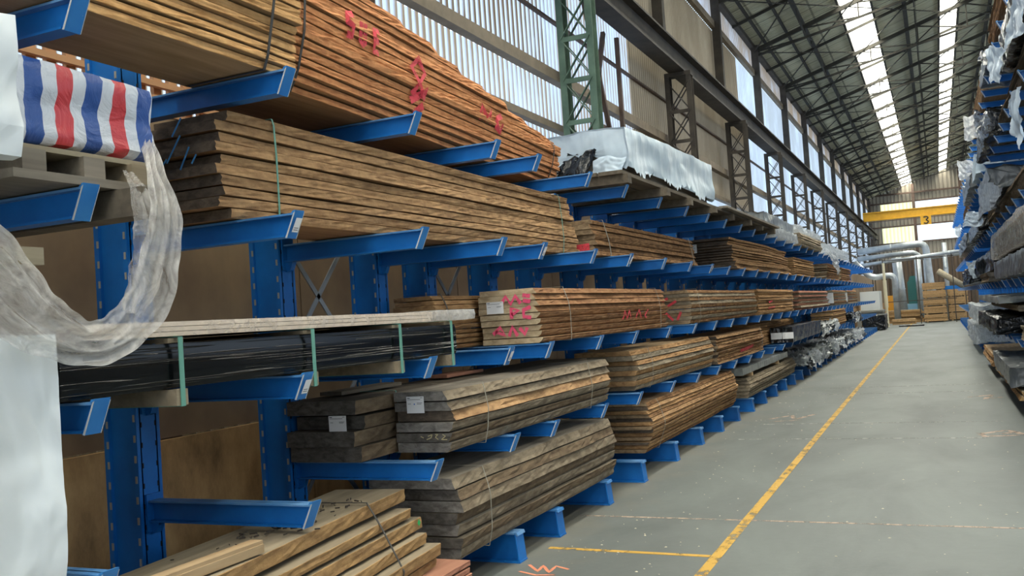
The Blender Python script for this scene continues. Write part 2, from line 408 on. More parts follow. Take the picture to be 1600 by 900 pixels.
def gwin(x0, x1, z0, z1, m):
    q = MB(); gable_strip(q, x0, x1, K(z0), K(z1), Y1); wn[0] += 1; tag(q.build('window_%d' % wn[0], m), kind='structure')
gwin(-4.0, -1.2, 6.15, 7.5, YP); gwin(-1.2, 15.1, 6.15, 7.5, WP); gwin(-4.0, -1.2, 8.95, 9.58, YP); gwin(-1.2, 15.1, 8.95, 9.58, WP)
q = MB()
for x in (-4.9, -1.3, 2.4, 6, 10): q.box(x-.12, x+.12, Y1-.45, Y1-.2, 0, roof_z(x)-.2)
for z in (6.1, 7.56, 8.9, 9.64): q.box(-5, 15, Y1-.2, Y1-.08, z-.06, z+.06)
q.box(-5, 15, Y1-.5, Y1-.2, 10.3, 10.42); trim(q, BROWNST)
fr = MB(); fr.box(-5.2, -3.2, Y0-.1, Y0, 0, 12.2); fr.box(4.8, 15.1, Y0-.1, Y0, 0, 10.1); fr.box(-3.2, 4.8, Y0-.1, Y0, 7.0, 10.1); tag(fr.build('wall_front', WALLB), kind='structure')
rw = MB(); rw.box(15.0, 15.1, Y0, Y1, 0, 3.0); rw.box(15.0, 15.1, Y0, Y1, 9.8, 10.1)
for k in range(17):
    q = MB(); ya = Y0+6*k; corr(q, ya, ya+6, 3.0, 9.8, 15.05); wn[0] += 1; tag(q.build('window_%d' % wn[0], PANER), kind='structure')  # unseen windows, added to bring daylight onto the roof and racks
tag(rw.build('wall_right', WALLB), kind='structure')

# roof
m, nt, b = mat('fibre_cement_roof'); ROOFM = m; tc = N(nt, 'ShaderNodeTexCoord').outputs['Object']
sx = N(nt, 'ShaderNodeSeparateXYZ'); nt.links.new(tc, sx.inputs[0])
mp = N(nt, 'ShaderNodeMapping'); mp.inputs['Scale'].default_value = (.25, 2.2, 1); nt.links.new(tc, mp.inputs['Vector'])
c = ramp(nt, noise(nt, mp.outputs[0], 2.2, 6, .7), [(.3, 'a8a488'), (.7, 'cac6aa')])
lap = math1(nt, 'LESS_THAN', math1(nt, 'FRACT', math1(nt, 'MULTIPLY', sx.outputs[1], 1/1.02)), .06)
c = mixc(nt, math1(nt, 'MULTIPLY', lap, .65), c, '3c3a32')
lap2 = math1(nt, 'LESS_THAN', math1(nt, 'FRACT', math1(nt, 'MULTIPLY', sx.outputs[0], 1/1.5)), .04)
c = mixc(nt, math1(nt, 'MULTIPLY', lap2, .6), c, '3c3a32')
nt.links.new(c, b.inputs['Base Color']); b.inputs['Roughness'].default_value = .9
wv = math1(nt, 'SINE', math1(nt, 'MULTIPLY', sx.outputs[1], 2*math.pi/.17)); bump(nt, b, wv, .8, .03)
rf = MB()
xs = [-5.4, SKY[0][0], SKY[0][1], SKY[1][0], SKY[1][1], 5.0]
for a, bb in ((xs[0], xs[1]), (xs[2], xs[3]), (xs[4], xs[5])):
    rf.add([(a, Y0, roof_z(a)), (bb, Y0, roof_z(bb)), (bb, Y1, roof_z(bb)), (a, Y1, roof_z(a)), (a, Y0, roof_z(a)+.04), (bb, Y0, roof_z(bb)+.04), (bb, Y1, roof_z(bb)+.04), (a, Y1, roof_z(a)+.04)],
           [(0,3,2,1),(4,5,6,7),(0,1,5,4),(1,2,6,5),(2,3,7,6),(3,0,4,7)])
for a, bb in ((5.0, SKY[2][0]), (SKY[2][1], 15.2)):
    rf.add([(a, Y0, roof_z(a) if a > 5 else 13.25), (bb, Y0, roof_z(bb)), (bb, Y1, roof_z(bb)), (a, Y1, roof_z(a) if a > 5 else 13.25), (a, Y0, roof_z(a)+.04), (bb, Y0, roof_z(bb)+.04), (bb, Y1, roof_z(bb)+.04), (a, Y1, roof_z(a)+.04)],
           [(0,3,2,1),(4,5,6,7),(0,1,5,4),(1,2,6,5),(2,3,7,6),(3,0,4,7)])
tag(rf.build('ceiling', ROOFM), kind='structure')
SKP = mat('skylight_pane'); m, nt, b = SKP; out = nt.nodes['Material Output']
t = N(nt, 'ShaderNodeBsdfTransparent'); t.inputs[0].default_value = (1, .99, .93, 1); tl = N(nt, 'ShaderNodeBsdfTranslucent'); tl.inputs[0].default_value = (.95, .93, .8, 1)
k = N(nt, 'ShaderNodeMixShader'); k.inputs[0].default_value = .35; nt.links.new(t.outputs[0], k.inputs[1]); nt.links.new(tl.outputs[0], k.inputs[2]); nt.links.new(k.outputs[0], out.inputs[0])
for (a, bb) in SKY:
    q = MB(); q.add([(a-.02, Y0, roof_z(a)+.05), (bb+.02, Y0, roof_z(bb)+.05), (bb+.02, Y1, roof_z(bb)+.05), (a-.02, Y1, roof_z(a)+.05)], [(0,1,2,3)])
    wn[0] += 1; tag(q.build('window_%d' % wn[0], m), kind='structure')
# purlins
PX = [-4.55, -3.85, -3.3, -2.2, -1.27, -.3, .82, 1.48, 2.6, 3.7, 4.7, 6.4, 7.5, 9, 10.5, 12, 13.5]
for i, x in enumerate(PX):
    h = .16 if x in (-3.3, -.3, 2.6) else .1
    q = MB(); z = roof_z(x)-.02; q.box(x-.035, x+.035, Y0, Y1, z-h, z-.01)
    if h > .12: q.box(x-.07, x+.07, Y0, Y1, z-h-.02, z-h)
    trim(q, ROOFST)
def truss(y, lab, group):
    o = empty('roof_truss', (0, y, 0), label=lab, cat='roof truss', group=group)
    a = MB()
    a.bar((-4.95, 0, roof_z(-5)-.24), (5, 0, roof_z(5)-.24), .1, .13); a.bar((5, 0, roof_z(5)-.24), (14.95, 0, roof_z(15)-.24), .1, .13)
    a.build('top_chord', ROOFST, o)
    bz = lambda x: 9.75+.2*(x+5) if x < 5 else 9.75+.2*(15-x)
    c = MB(); c.bar((-4.9, 0, bz(-5)), (5, 0, bz(5)), .07, .07); c.bar((5, 0, bz(5)), (14.9, 0, bz(15)), .07, .07); c.build('bottom_chord', ROOFST, o)
    w = MB(); X = [-4.9+i*1.65 for i in range(7)]
    for i in range(6):
        p = X[i]; n = X[i+1]
        for mir in (0, 1):
            f = (lambda x: 10-x) if mir else (lambda x: x)
            w.bar((f(p), 0, roof_z(p)-.3), (f(n), 0, bz(n)), .045); w.bar((f(n), 0, bz(n)), (f(n), 0, roof_z(n)-.3), .045)
    s = w
    for x in (-3.25, -.0, 2.6):
        for d in (-1, 1):
            s.bar((x, 0, bz(x)), (x, d*2.0, roof_z(x)-.2), .04); s.bar((x, d*1.5, bz(x)+.1), (x, d*2.0, roof_z(x)-.2), .03)
        s.bar((x, -1.5, bz(x)+.1), (x, 1.5, bz(x)+.1), .035)
    w.build('web_bars', ROOFST, o)
    r = MB()
    for (xa, xb) in ((-4.9, -1.9), (-1.9, 1.1), (1.1, 4.2)):
        r.bar((xa, 0, roof_z(xa)-.3), (xb, BAY, roof_z(xb)-.3), .03); r.bar((xb, 0, roof_z(xb)-.3), (xa, BAY, roof_z(xa)-.3), .03)
    r.bar((-5, BAY/2, roof_z(-5)-.2), (5, BAY/2, roof_z(5)-.2), .06, .09)
    r.build('wind_brace', ROOFST, o)
    return o
tr0 = None
for k, y in enumerate(BAYS[2:-1]):
    if tr0 is None: tr0 = truss(y, 'dark steel roof truss under the grey corrugated roof', 'roof trusses down the hall')
    else: c = copy_tree(tr0); c.location.y = y
# lattice columns on the left
def lattice(y, mtl, lab, grp=None):
    o = empty('lattice_column', (0, y, 0), label=lab, cat='steel column', group=grp)
    for x in (-4.77, -4.32):
        c = MB(); c.box(x-.05, x+.05, -.11, -.095, 0, 6.5); c.box(x-.05, x+.05, .095, .11, 0, 6.5); c.box(x-.005, x+.005, -.1, .1, 0, 6.5)
        c.build('chord', mtl, o)
    w = MB(); z = .1; i = 0
    while z < 6.3:
        for s in (-.1,):
            w.box(-4.77, -4.32, s-.012, s+.012, z-.035, z+.035)
            w.bar((-4.77, s-.01, z), (-4.32, s-.01, z+.62), .055, .012); w.bar((-4.32, s+.01, z), (-4.77, s+.01, z+.62), .055, .012)
        w.bar((-4.77, .1, z), (-4.32, .1, z+.62), .055, .012); w.bar((-4.32, .1, z), (-4.77, .1, z+.62), .055, .012)
        z += .62
    w.box(-4.82, -4.27, -.115, .115, 6.42, 6.5)
    w.build('lattice_bars', mtl, o)
    return o
lattice(BAYS[4], BROWNST, 'dark brown lattice column behind the near left rack')
lattice(BAYS[5], GREENST, 'green painted lattice column behind the far end of the orange board pack')
l0 = None
for k, y in enumerate(BAYS[6:]):
    if y > 87: break
    if k == 0: lattice(y, DARKST, 'dark lattice column rising just beyond the blue-white tarp pack')
    elif l0 is None: l0 = lattice(y, DARKST, 'dark lattice column carrying the crane rail farther down the left wall', 'far lattice columns')
    else: c = copy_tree(l0); c.location.y = y
g = MB(); g.box(-4.72, -4.38, Y0, Y1, 6.5, 6.55); g.box(-4.72, -4.38, Y0, Y1, 6.96, 7.0); g.box(-4.57, -4.53, Y0, Y1, 6.55, 6.96); g.box(-4.6,-4.5,Y0,Y1,7.0,7.07)
cr = empty('crane_rail_girder', (0,0,0), label='dark steel crane rail girder running along the lattice columns', cat='girder'); g.build('girder', DARKST, cr)
# posts above the rail
for k, y in enumerate(BAYS):
    q = MB(); q.box(-4.98, -4.76, y-.1, y+.1, 7.0, 10.1); trim(q, DARKST)
q = MB(); yb = BAYS[5]
for (a, bq) in (((-4.85, yb+.5, 3.0), (-4.85, yb+2.2, 6.4)), ((-4.85, yb+3.0, 3.0), (-4.85, yb+1.2, 6.9)), ((-4.9, yb+1.6, 4.75), (-4.9, yb+2.9, 4.75)), ((-4.85, yb+2.95, 3.2), (-4.85, yb+2.95, 6.5)), ((-4.85, yb+1.65, 3.0), (-4.85, yb+1.65, 6.5))): q.bar(a, bq, .07)
trim(q, BROWNST)

# floor paint
def floor_poly(name, pts, m, lab, cat='floor marking', group=None, z=.0025):
    q = MB(); n = len(pts); q.add([(x, y, .0003) for x, y in pts]+[(x, y, z) for x, y in pts], [tuple(range(n, 2*n))]+[(i,(i+1)%n,n+(i+1)%n,n+i) for i in range(n)])
    return tag(q.build(name, m), lab, cat, group)
def worn(name, c, wear, sc=9):
    m, nt, b = mat(name); out = nt.nodes['Material Output']; b.inputs['Base Color'].default_value = lin(c); b.inputs['Roughness'].default_value = .7
    t = N(nt, 'ShaderNodeBsdfTransparent'); k = N(nt, 'ShaderNodeMixShader')
    f = ramp(nt, noise(nt, coords(nt, (1, .6, 1), False), sc, 8, .7), [(wear-.08, '000000'), (wear+.08, 'f0f0f0')])
    nt.links.new(f, k.inputs[0]); nt.links.new(t.outputs[0], k.inputs[1]); nt.links.new(b.outputs[0], k.inputs[2]); nt.links.new(k.outputs[0], out.inputs[0]); return m
YL = worn('yellow_line_paint', 'c49a3c', .42); WL = worn('white_line_paint', 'a8a8a0', .5); OL = worn('orange_line_paint', 'b39a86', .47)
floor_poly('painted_line', [(-1.455, 4.5), (-1.385, 4.5), (-1.36, 60), (-1.43, 60)], YL, 'long worn yellow line painted down the aisle floor')
floor_poly('painted_line', [(-2.6, 6.09), (-1.46, 6.05), (-1.46, 6.0), (-2.6, 6.04)], YL, 'short faint yellow line crossing to the long yellow line')
for (y, x0, x1, mm, lab) in ((7.09, -2.75, 1.2, OL, 'nearest thin pale line crossing the aisle floor'), (11.35, -2.3, .4, WL, 'second thin pale line crossing the aisle floor'), (12.75, -2.3, .6, WL, 'third thin pale line crossing the aisle, nearest to the round-edged board pack'), (16.6, -1.9, .7, WL, 'thin pale line crossing the aisle near the first right-hand rack feet'), (17.8, -1.9, .7, WL, 'farthest thin pale line crossing the aisle floor')):
    floor_poly('painted_line', [(x0, y+.012), (x1, y-.03), (x1, y-.055), (x0, y-.013)], mm, lab)
PINK = worn('pink_spray_paint', 'f0507c', .37, 45); REDP = worn('red_spray_paint', 'e04050', .39, 45)
def strokes(name, lines, w, fn, m, parent=None, lab=None, cat=None, th=.0015):
    """paint strokes: lines in 2D mapped by fn(u, v, off) to a surface"""
    q = MB()
    for ln in lines:
        pts = []
        for i in range(len(ln)-1):
            a, bb = ln[i], ln[i+1]; L = math.hypot(bb[0]-a[0], bb[1]-a[1]); n = max(1, int(L/(w*1.5)))
            for j in range(n): pts.append((a[0]+(bb[0]-a[0])*j/n, a[1]+(bb[1]-a[1])*j/n))
        pts.append(ln[-1])
        vs = []; 
        for i, p in enumerate(pts):
            a = pts[max(0, i-1)]; c = pts[min(len(pts)-1, i+1)]; d = (c[0]-a[0], c[1]-a[1]); L = math.hypot(*d) or 1
            nx, ny = -d[1]/L*w/2, d[0]/L*w/2
            vs += [fn(p[0]+nx, p[1]+ny, th), fn(p[0]-nx, p[1]-ny, th)]
        q.add(vs, [(2*i, 2*i+1, 2*i+3, 2*i+2) for i in range(len(pts)-1)])
    o = q.build(name, m, parent)
    if cat: tag(o, lab, cat)
    elif lab: o['label'] = lab
    return o
fl = lambda x, y, t: (x, y, .001+t)
strokes('floor_mark', [[(-2.56, 5.62), (-2.44, 5.48), (-2.46, 5.62), (-2.36, 5.47), (-2.37, 5.62), (-2.26, 5.56)], [(-2.56, 5.46), (-2.42, 5.40), (-2.3, 5.43)]], .022, fl, worn('orange_spray', 'e08a66', .36), lab='orange spray-painted scrawl on the floor beside the nearest rack foot', cat='floor marking')
strokes('floor_mark', [[(-2.25, 13.3), (-2.0, 13.7), (-1.9, 13.2), (-1.7, 13.8)], [(-2.2, 13.0), (-1.8, 13.15)]], .06, fl, OL, lab='faded orange scribble on the floor by the far left rack feet', cat='floor marking')
strokes('floor_mark', [[(.3, 11.6), (.6, 11.9), (.75, 11.5), (.35, 11.4), (.3, 11.7)], [(.4, 11.5), (.7, 11.75)]], .07, fl, OL, lab='faded red round scribble on the floor near the right rack', cat='floor marking')
strokes('floor_mark', [[(.3, 15.6), (.65, 15.9), (.5, 15.3), (.75, 15.5)]], .08, fl, OL, lab='faded red smear on the floor beyond the round scribble', cat='floor marking')
q = MB(); r_ = random.Random(3)
for i in range(420):
    x = r_.uniform(-2.5, .9) if r_.random() < .6 else -2.5+abs(r_.gauss(0, .5)); y = 4.6+r_.random()**1.6*22; s = r_.uniform(.004, .013); a = r_.random()*3.14; e = r_.uniform(.4, 1)
    c_, s_ = math.cos(a)*s, math.sin(a)*s; z = s*.5
    q.add([(x-c_, y-s_, .0005), (x+s_*e, y-c_*e, .0005), (x+c_, y+s_, .0005), (x-s_*e, y+c_*e, .0005), (x, y, z)], [(0,1,4),(1,2,4),(2,3,4),(3,0,4)])
tag(q.build('wood_chips', plain('pale_chip', 'b8b09a', .8)), 'pale wood chips and crumbs scattered over the aisle floor', 'debris', kind='stuff')

# ------------------------------------------------------------------ cantilever racks
LV = [.84, 1.42, 2.155, 2.815]; LVR = [.88, 1.72, 2.72, 3.87, 5.0]
AH, AL = .105, .97
def arm_mesh(name='arm'):
    q = MB(); w = .035
    q.prism([(0, -AH), (AL-.055, -AH), (AL, 0), (0, 0)], 1, -.004, .004)          # web
    q.box(0, AL+.0, -w, w, -.009, 0, 1); q.box(0, AL-.055, -w, w, -AH, -AH+.009)
    q.box(-.012, 0, -.045, .045, -AH-.05, .03)                                       # root plate
    q.prism([(0, -AH), (.0, -AH-.06), (.03, -AH-.05), (.05, -AH)], 1, -.02, .02)
    return q
def tip_mesh():
    q = MB(); q.prism([(AL-.055, -AH-.004), (AL+.0, .0), (AL+.008, .002), (AL-.045, -AH-.006)], 1, -.034, .034)
    q.prism([(AL-.012, 0), (AL+.008, .002), (AL+.012, .012), (AL-.004, .010)], 1, -.034, .034, 0)
    return q
EDGE = plain('worn_bare_edge', 'b4b6b6', .5)
def tip2():
    q = tip_mesh()
    for yy in (-.0355, .034): q.prism([(AL-.05, -AH-.004), (AL+.003, .0), (AL+.011, .004), (AL-.042, -AH-.006)], 1, yy, yy+.0015, 1)
    return q
am = arm_mesh().build('arm', [BLUE, BLUETOP]); tm = tip2().build('end_stop', [TIPM, EDGE]); 
def sticker_mesh():
    q = MB()
    d = Vector((.055, 0, AH)).normalized(); base = Vector((AL-.05, 0, -AH)); n = Vector((AH, 0, -.055)).normalized()
    def P(u, v, o): 
        p = base+d*v+n*(.014+o); return (p.x, u, p.z)
    q.add([P(-.022,.03,0), P(.022,.03,0), P(.022,.1,0), P(-.022,.1,0)], [(0,1,2,3)], 0)
    for v in (.04, .05): q.add([P(-.016,v,.001), P(.014,v,.001), P(.014,v+.003,.001), P(-.016,v+.003,.001)], [(0,1,2,3)], 1)
    return q
sm = sticker_mesh().build('sticker', [PAPER, INK])
for o in (am, tm, sm): COL.objects.unlink(o)
def upright_parts(root, H, levels, detail=True, stk=1):
    c = MB()
    c.box(-.22, 0, -.055, -.047, 0, H); c.box(-.22, 0, .047, .055, 0, H); c.box(-.03, 0, -.075, .075, 0, H); c.box(-.22, -.19, -.075, .075, 0, H)
    c.box(-.215, -.005, -.05, .05, H-.01, H)
    h = c; z = .3
    while z < H-.1:
        h.box(-.2, -.188, -.0785, -.0745, z, z+.035, 2); h.box(-.02, -.008, -.0785, -.0745, z+.03, z+.065, 2)
        for yy in (-.045, .045): h.box(-.0004, .002, yy-.004, yy+.004, z, z+.025, 1)
        z += .1
    c.build('column', [BLUE, SLOT, SLOTL], root)
    bs = MB(); hb = .2                                                           # foot: deep I-beam with a sloped nose
    bs.prism([(-.3, .012), (AL-.01, .012), (AL-.03, hb), (-.3, hb)], 1, -.005, .005)
    bs.box(-.3, AL, -.06, .06, 0, .012); bs.box(-.3, AL-.02, -.06, .06, hb-.012, hb, 1)
    bs.prism([(AL-.012, .0), (AL-.004, .0), (AL-.024, hb), (AL-.032, hb)], 1, -.06, .06)
    bs.prism([(AL-.03, hb), (AL-.012, hb), (AL-.006, hb-.02), (AL-.022, hb-.014)], 1, -.06, .06, 1)
    bs.build('base', [BLUE, BLUETOP], root)
    for i, z in enumerate(levels):
        a = am.copy(); COL.objects.link(a); a.parent = root; a.location = (0.012, 0, z)
        t = tm.copy(); COL.objects.link(t); t.parent = a
        if detail and i in (1, 2):
            s_ = sm.copy(); COL.objects.link(s_); s_.parent = a
YL_ = [1.17, 2.32, 3.47, 4.63, 5.70, 6.42, 7.55, 8.58, 9.8, 10.97, 12.1, 13.2]
while YL_[-1] < 45: YL_.append(YL_[-1]+1.13)
XU = -3.602
ULAB = {
 1.17: 'blue rack upright behind the tall white wrapped pack',
 2.32: 'blue rack upright whose arms carry the striped bale',
 3.47: 'leftmost fully visible blue rack upright, between the white pack and the dark oak pack',
 4.63: 'second visible blue rack upright, left of the first thin grey cross braces',
 5.70: 'blue rack upright between the two pairs of thin grey cross braces',
 6.42: 'blue rack upright behind the rounded pale-ended pack with pink paint',
 7.55: 'blue rack upright just beyond the far end of the orange board pack',
 8.58: 'blue rack upright under the near end of the tarp-covered pack',
}
proto = None
for i, y in enumerate(YL_):
    if i == 1 or i == 0:
        lv = [LV[0], LV[2], LV[3]] if i == 0 else LV
    if proto is None or i < 1:
        root = empty('rack_upright', (XU, y, 0), label=ULAB[y], cat='cantilever rack', group='left row rack uprights'); upright_parts(root, 3.12, [LV[0], LV[2], LV[3]])
        proto2 = None
    elif i == 1:
        pass
    if i == 0: proto = root; continue
    if i == 1:
        root = empty('rack_upright', (XU, y, 0), label=ULAB[y], cat='cantilever rack', group='left row rack uprights'); upright_parts(root, 3.12, LV); proto = root; continue
    c = copy_tree(proto); c.location.y = y
    c['label'] = ULAB.get(y, 'blue cantilever rack upright in the left row, under or beyond the tarp-covered pack')
    if y in (4.63, 6.42):
        nxt = YL_[i+1]-y
        for (za, zb) in ((.35, 1.35), (1.35, 2.35)):
            for s in (0, 1):
                q = MB(); q.bar((-.17, .08, za if s else zb), (-.17, nxt-.08, zb if s else za), .008, .035); q.build('brace', ZINC, c)
YR_ = [10.05+1.13*k for k in range(40)]
protoR = empty('rack_upright', (1.93, YR_[0], 0), math.pi, 'nearest blue rack upright of the right row', 'cantilever rack', 'right row rack uprights')
upright_parts(protoR, 5.9, LVR, detail=False)
for y in YR_[1:]:
    c = copy_tree(protoR); c.location.y = y; c['label'] = 'tall blue cantilever rack upright in the row on the right of the aisle'

keep = 0
for o in [o for o in COL.objects if o.name.startswith('sticker')]:
    a = o.parent; u = a.parent; key = (round(u.location.y, 2), round(a.location.z, 2))
    if key not in ((3.47, 2.16), (3.47, 2.15), (6.42, 2.16), (6.42, 2.15), (3.47, 1.42), (8.58, 2.15), (8.58, 2.16), (12.1, 2.16), (12.1, 2.15), (5.7, 1.42)): bpy.data.objects.remove(o)
# ------------------------------------------------------------------ timber packs
def wav(seed):
    r = random.Random(seed); T = [(r.uniform(.25, 3.2), r.uniform(0, 6.28), r.uniform(.3, 1)) for _ in range(6)]
    T += [(r.uniform(5, 14), r.uniform(0, 6.28), r.uniform(.08, .2)) for _ in range(4)]
    s = sum(t[2] for t in T)
    return lambda y: sum(a*math.sin(y*f*2+p) for f, p, a in T)/s*2
class Pack:
    def __init__(s, name, lab, mk, y0, y1, z0, n, th, xf, w, gap=.006, bulge=0., lean=0., stag=.04, jit=.02, wane=.02, nprof=None, ends=None, rough=.006, cat='timber', group=None, back=.02, fnc=None, seed=None, bow=0.):
        seed = seed if seed is not None else int(abs(y0*131+z0*977+xf*53)); r = random.Random(seed)
        s.root = empty(name, (xf, y0, z0), label=lab, cat=cat, group=group)
        s.xf, s.y0, s.y1, s.z0, s.n, s.th, s.gap = xf, y0, y1, z0, n, th, gap
        s.rows = []; L = y1-y0; s.top = z0+n*(th+gap); s.w = w
        if isinstance(mk, str): mk = [mk]
        for i in range(n):
            t = (i+.5)/n
            off = -bulge*(2*t-1)**2 + lean*(t-.5)*2 + r.uniform(-jit, jit) + (nprof[i] if nprof else 0)
            wf, wb = wav(seed*97+i), wav(seed*89+i+500)
            thk0 = 0; ya = y0 + r.uniform(0, stag); yb = y1 - r.uniform(0, stag)
            if ends: ya += ends[i][0]; yb -= ends[i][1]
            amp = jit*.3+.004
            za = z0+i*(th+gap); wn_ = wane*(1 if r.random() < .5 else -1) if wane else 0
            if bulge: wn_ = wane*(1 if t > .5 else -1) if True else wn_
            thk = th+gap-r.choice([.0025, .004, .006, .009])*(1 if gap < .008 else gap/.007)
            s.rows.append((off, wf, amp, wn_, za, thk, ya, yb))
            nseg = max(6, min(70, int((yb-ya)/.07)))
            vs = []; fs = []; mi = []
            K = 10
            for k in range(nseg+1):
                y = ya+(yb-ya)*k/nseg
                fx = off+wf(y)*amp; bx = -w+r.uniform(0, 0)+wb(y)*amp+back*r.uniform(-.0, .0)
                if fnc: fx += fnc(y, t)
                zb = bow*math.sin((y-y0)/L*math.pi)*0
                rr = lambda: r.uniform(-rough, rough)
                h = thk; z = za-z0
                c = min(.0025, th*.08)
                prof = [(bx, z), (fx-max(0, wn_)*0-(wn_ if wn_ < 0 else 0)*-1-c, z), (fx+(wn_ if wn_ < 0 else 0)+rr()*.4, z+c), (fx+(wn_ if wn_ < 0 else -wn_)*.45+rr(), z+h*.35), (fx+(-wn_ if wn_ > 0 else wn_*.4)*.7+rr(), z+h*.66), (fx-(wn_ if wn_ > 0 else 0)+rr()*.4, z+h-c), (fx-(wn_ if wn_ > 0 else 0)-c, z+h), (bx, z+h)]
                vs += [(p[0], y-y0, p[1]) for p in prof]
            P = 8
            for k in range(nseg):
                for j in range(P):
                    a = k*P+j; b_ = k*P+(j+1)%P; fs.append((a, a+P, b_+P, b_)); mi.append(1 if 1 <= j <= 5 else 0)
            fs.append(tuple(range(P))); mi.append(2); fs.append(tuple(nseg*P+j for j in range(P))[::-1]); mi.append(2)
            me = bpy.data.meshes.new('plank'); me.from_pydata(vs, [], [f for f in fs])
            for m_ in WD[mk[i % len(mk)]]: me.materials.append(m_)
            me.polygons.foreach_set('material_index', mi)
            o = bpy.data.objects.new('plank', me); COL.objects.link(o); o.parent = s.root
        s.fnc = fnc
    def fx(s, y, z):
        i = min(s.n-1, max(0, int((z-s.z0)/(s.th+s.gap)))); off, wf, amp, wn_, za, thk, ya, yb = s.rows[i]
        return s.xf+off+wf(y)*amp+(s.fnc(y, (i+.5)/s.n) if s.fnc else 0)
    def strap(s, y, m=None, w=.016, full=True):
        """a band round the pack"""
        m = m or STRAPW; pts = [(s.xf-s.w*.98, s.z0-.004)]
        zz = [s.z0-.004]+[s.z0+(i+.5)*(s.th+s.gap) for i in range(s.n)]
        hull = [(s.fx(y, s.z0)+.002, s.z0-.004)]+[(s.fx(y, z)+.006, z) for z in zz[1:]]+[(s.fx(y, s.top)-.004, s.top+.006)]
        # drop points that fall inside the hull
        ok = [hull[0]]
        H = hull[:]
        def cross(o, a, b): return (a[0]-o[0])*(b[1]-o[1])-(a[1]-o[1])*(b[0]-o[0])
        st = []
        for p in H:
            while len(st) >= 2 and cross(st[-2], st[-1], p) <= 0: st.pop()
            st.append(p)
        pts += st+[(s.xf-s.w*.98, s.top+.006)]
        q = MB()
        for a, bb in zip(pts, pts[1:]):
            q.bar((a[0]-s.xf, y-s.y0, a[1]-s.z0), (bb[0]-s.xf, y-s.y0, bb[1]-s.z0), w, .003) if False else None
            A = Vector((a[0]-s.xf, y-s.y0, a[1]-s.z0)); B = Vector((bb[0]-s.xf, y-s.y0, bb[1]-s.z0)); d = (B-A).normalized(); nn = Vector((d.z, 0, -d.x))*.0025
            e = Vector((0, w/2, 0)); q.add([A-e, A+e, B+e, B-e, A-e+nn, A+e+nn, B+e+nn, B-e+nn], [(0,1,2,3),(7,6,5,4),(0,3,7,4),(1,5,6,2),(0,4,5,1),(3,2,6,7)])
        return q.build('strap', m, s.root)
    def card(s, x, z, w=.1, h=.075, dot=False, y=None):
        """printed label on the near end"""
        q = MB(); yy = (y if y is not None else s.y0-.006)-s.y0; x -= s.xf; z -= s.z0
        q.box(x-w/2, x+w/2, yy-.0015, yy, z-h/2, z+h/2, 0)
        def ln(u0, u1, v, t=.0022): q.box(x-w/2+u0*w, x-w/2+u1*w, yy-.002, yy-.0014, z-h/2+v*h, z-h/2+v*h+t, 1)
        ln(.05, .2, .88, .004); ln(.8, .93, .9); ln(.05, .8, .8); ln(.08, .25, .55); ln(.6, .9, .6); ln(.6, .85, .53); 
        if dot: q.add([(x-.05*w+.0045*math.cos(a), yy-.0022, z+.04*h+.0045*math.sin(a)) for a in np.linspace(0, 6.283, 13)[:-1]], [tuple(range(12))], 2)
        return q.build('label_card', [PAPER, INK, BLUEDOT], s.root)
    def paint_side(s, lines, m, w=.02, name='paint_mark', lab=None):
        return strokes(name, lines, w, lambda y, z, t: (s.fx(y, z)-s.xf+.011+t, y-s.y0, z-s.z0), m, s.root, lab)
    def paint_end(s, lines, m, w=.012, name='paint_mark', lab=None, dy=.004):
        return strokes(name, lines, w, lambda x, z, t: (x-s.xf, -dy-t, z-s.z0), m, s.root, lab)

# --- top level (2.83)
T1 = LV[3]+.006
P = Pack('timber_pack', 'top-level pack of pale tan boards overhead at upper left', 'pine', .25, 3.63, T1, 13, .036, -2.66, .52, gap=.005, lean=.05, jit=.014, stag=.02, wane=.006)
P.strap(3.4, STRAPD); P.paint_side([[(2.62, 3.07), (2.66, 3.15), (2.7, 3.06)], [(2.78, 3.05), (2.8, 3.14), (2.86, 3.12)]], REDP, .02)
e_ = [(0, 0)]*8+[(0, .03), (0, .06), (0, .1), (0, .15), (0, .2), (0, .28), (0, .35)]
P = Pack('timber_pack', 'top-level pack of orange sawn boards with red painted letters', 'orange', 3.68, 8.05, T1, 15, .04, -2.8, .62, gap=.004, jit=.012, stag=.03, wane=.006, ends=e_,
         fnc=lambda y, t: .09*t-.05*(2*t-1)**2-.07*max(0, (y-3.7))-.30*max(0, y-(7.9-max(0, t-.5)*6.5))*min(1, max(0, t-.5)*5))
P.strap(3.78, STRAPD); P.strap(7.8, STRAPD)
S_ = lambda y, z, h: [[(y+h*.5, z+h), (y, z+h*.9), (y, z+h*.55), (y+h*.5, z+h*.45), (y+h*.5, z+.02*h), (y, z)]]
U_ = lambda y, z, h: [[(y, z+h), (y, z+.1*h), (y+.2*h, z), (y+.4*h, z+.1*h), (y+.4*h, z+h)]]
E_ = lambda y, z, h: [[(y+.45*h, z+h), (y, z+h), (y, z), (y+.45*h, z)], [(y, z+.5*h), (y+.35*h, z+.5*h)]]
P.paint_side(S_(4.2, 3.2, .12)+U_(4.36, 3.19, .12)+E_(4.5, 3.18, .12), REDP, .04, lab='red sprayed letters')
P.paint_side([[(5.0, 3.04), (5.06, 3.12), (4.96, 3.2), (5.06, 3.27), (5.16, 3.2), (5.06, 3.12), (5.18, 3.04)], [(4.98, 3.0), (5.2, 3.1)], [(5.05, 2.93), (5.16, 3.0)]], REDP, .05, lab='red sprayed scrawl')
P.paint_side([[(6.1, 3.08), (6.1, 3.18), (6.2, 3.1), (6.3, 3.18), (6.3, 3.08)], [(6.52, 3.18), (6.4, 3.14), (6.4, 3.08), (6.52, 3.06), (6.52, 3.12)]], REDP, .045, lab='red sprayed letters near the far end')
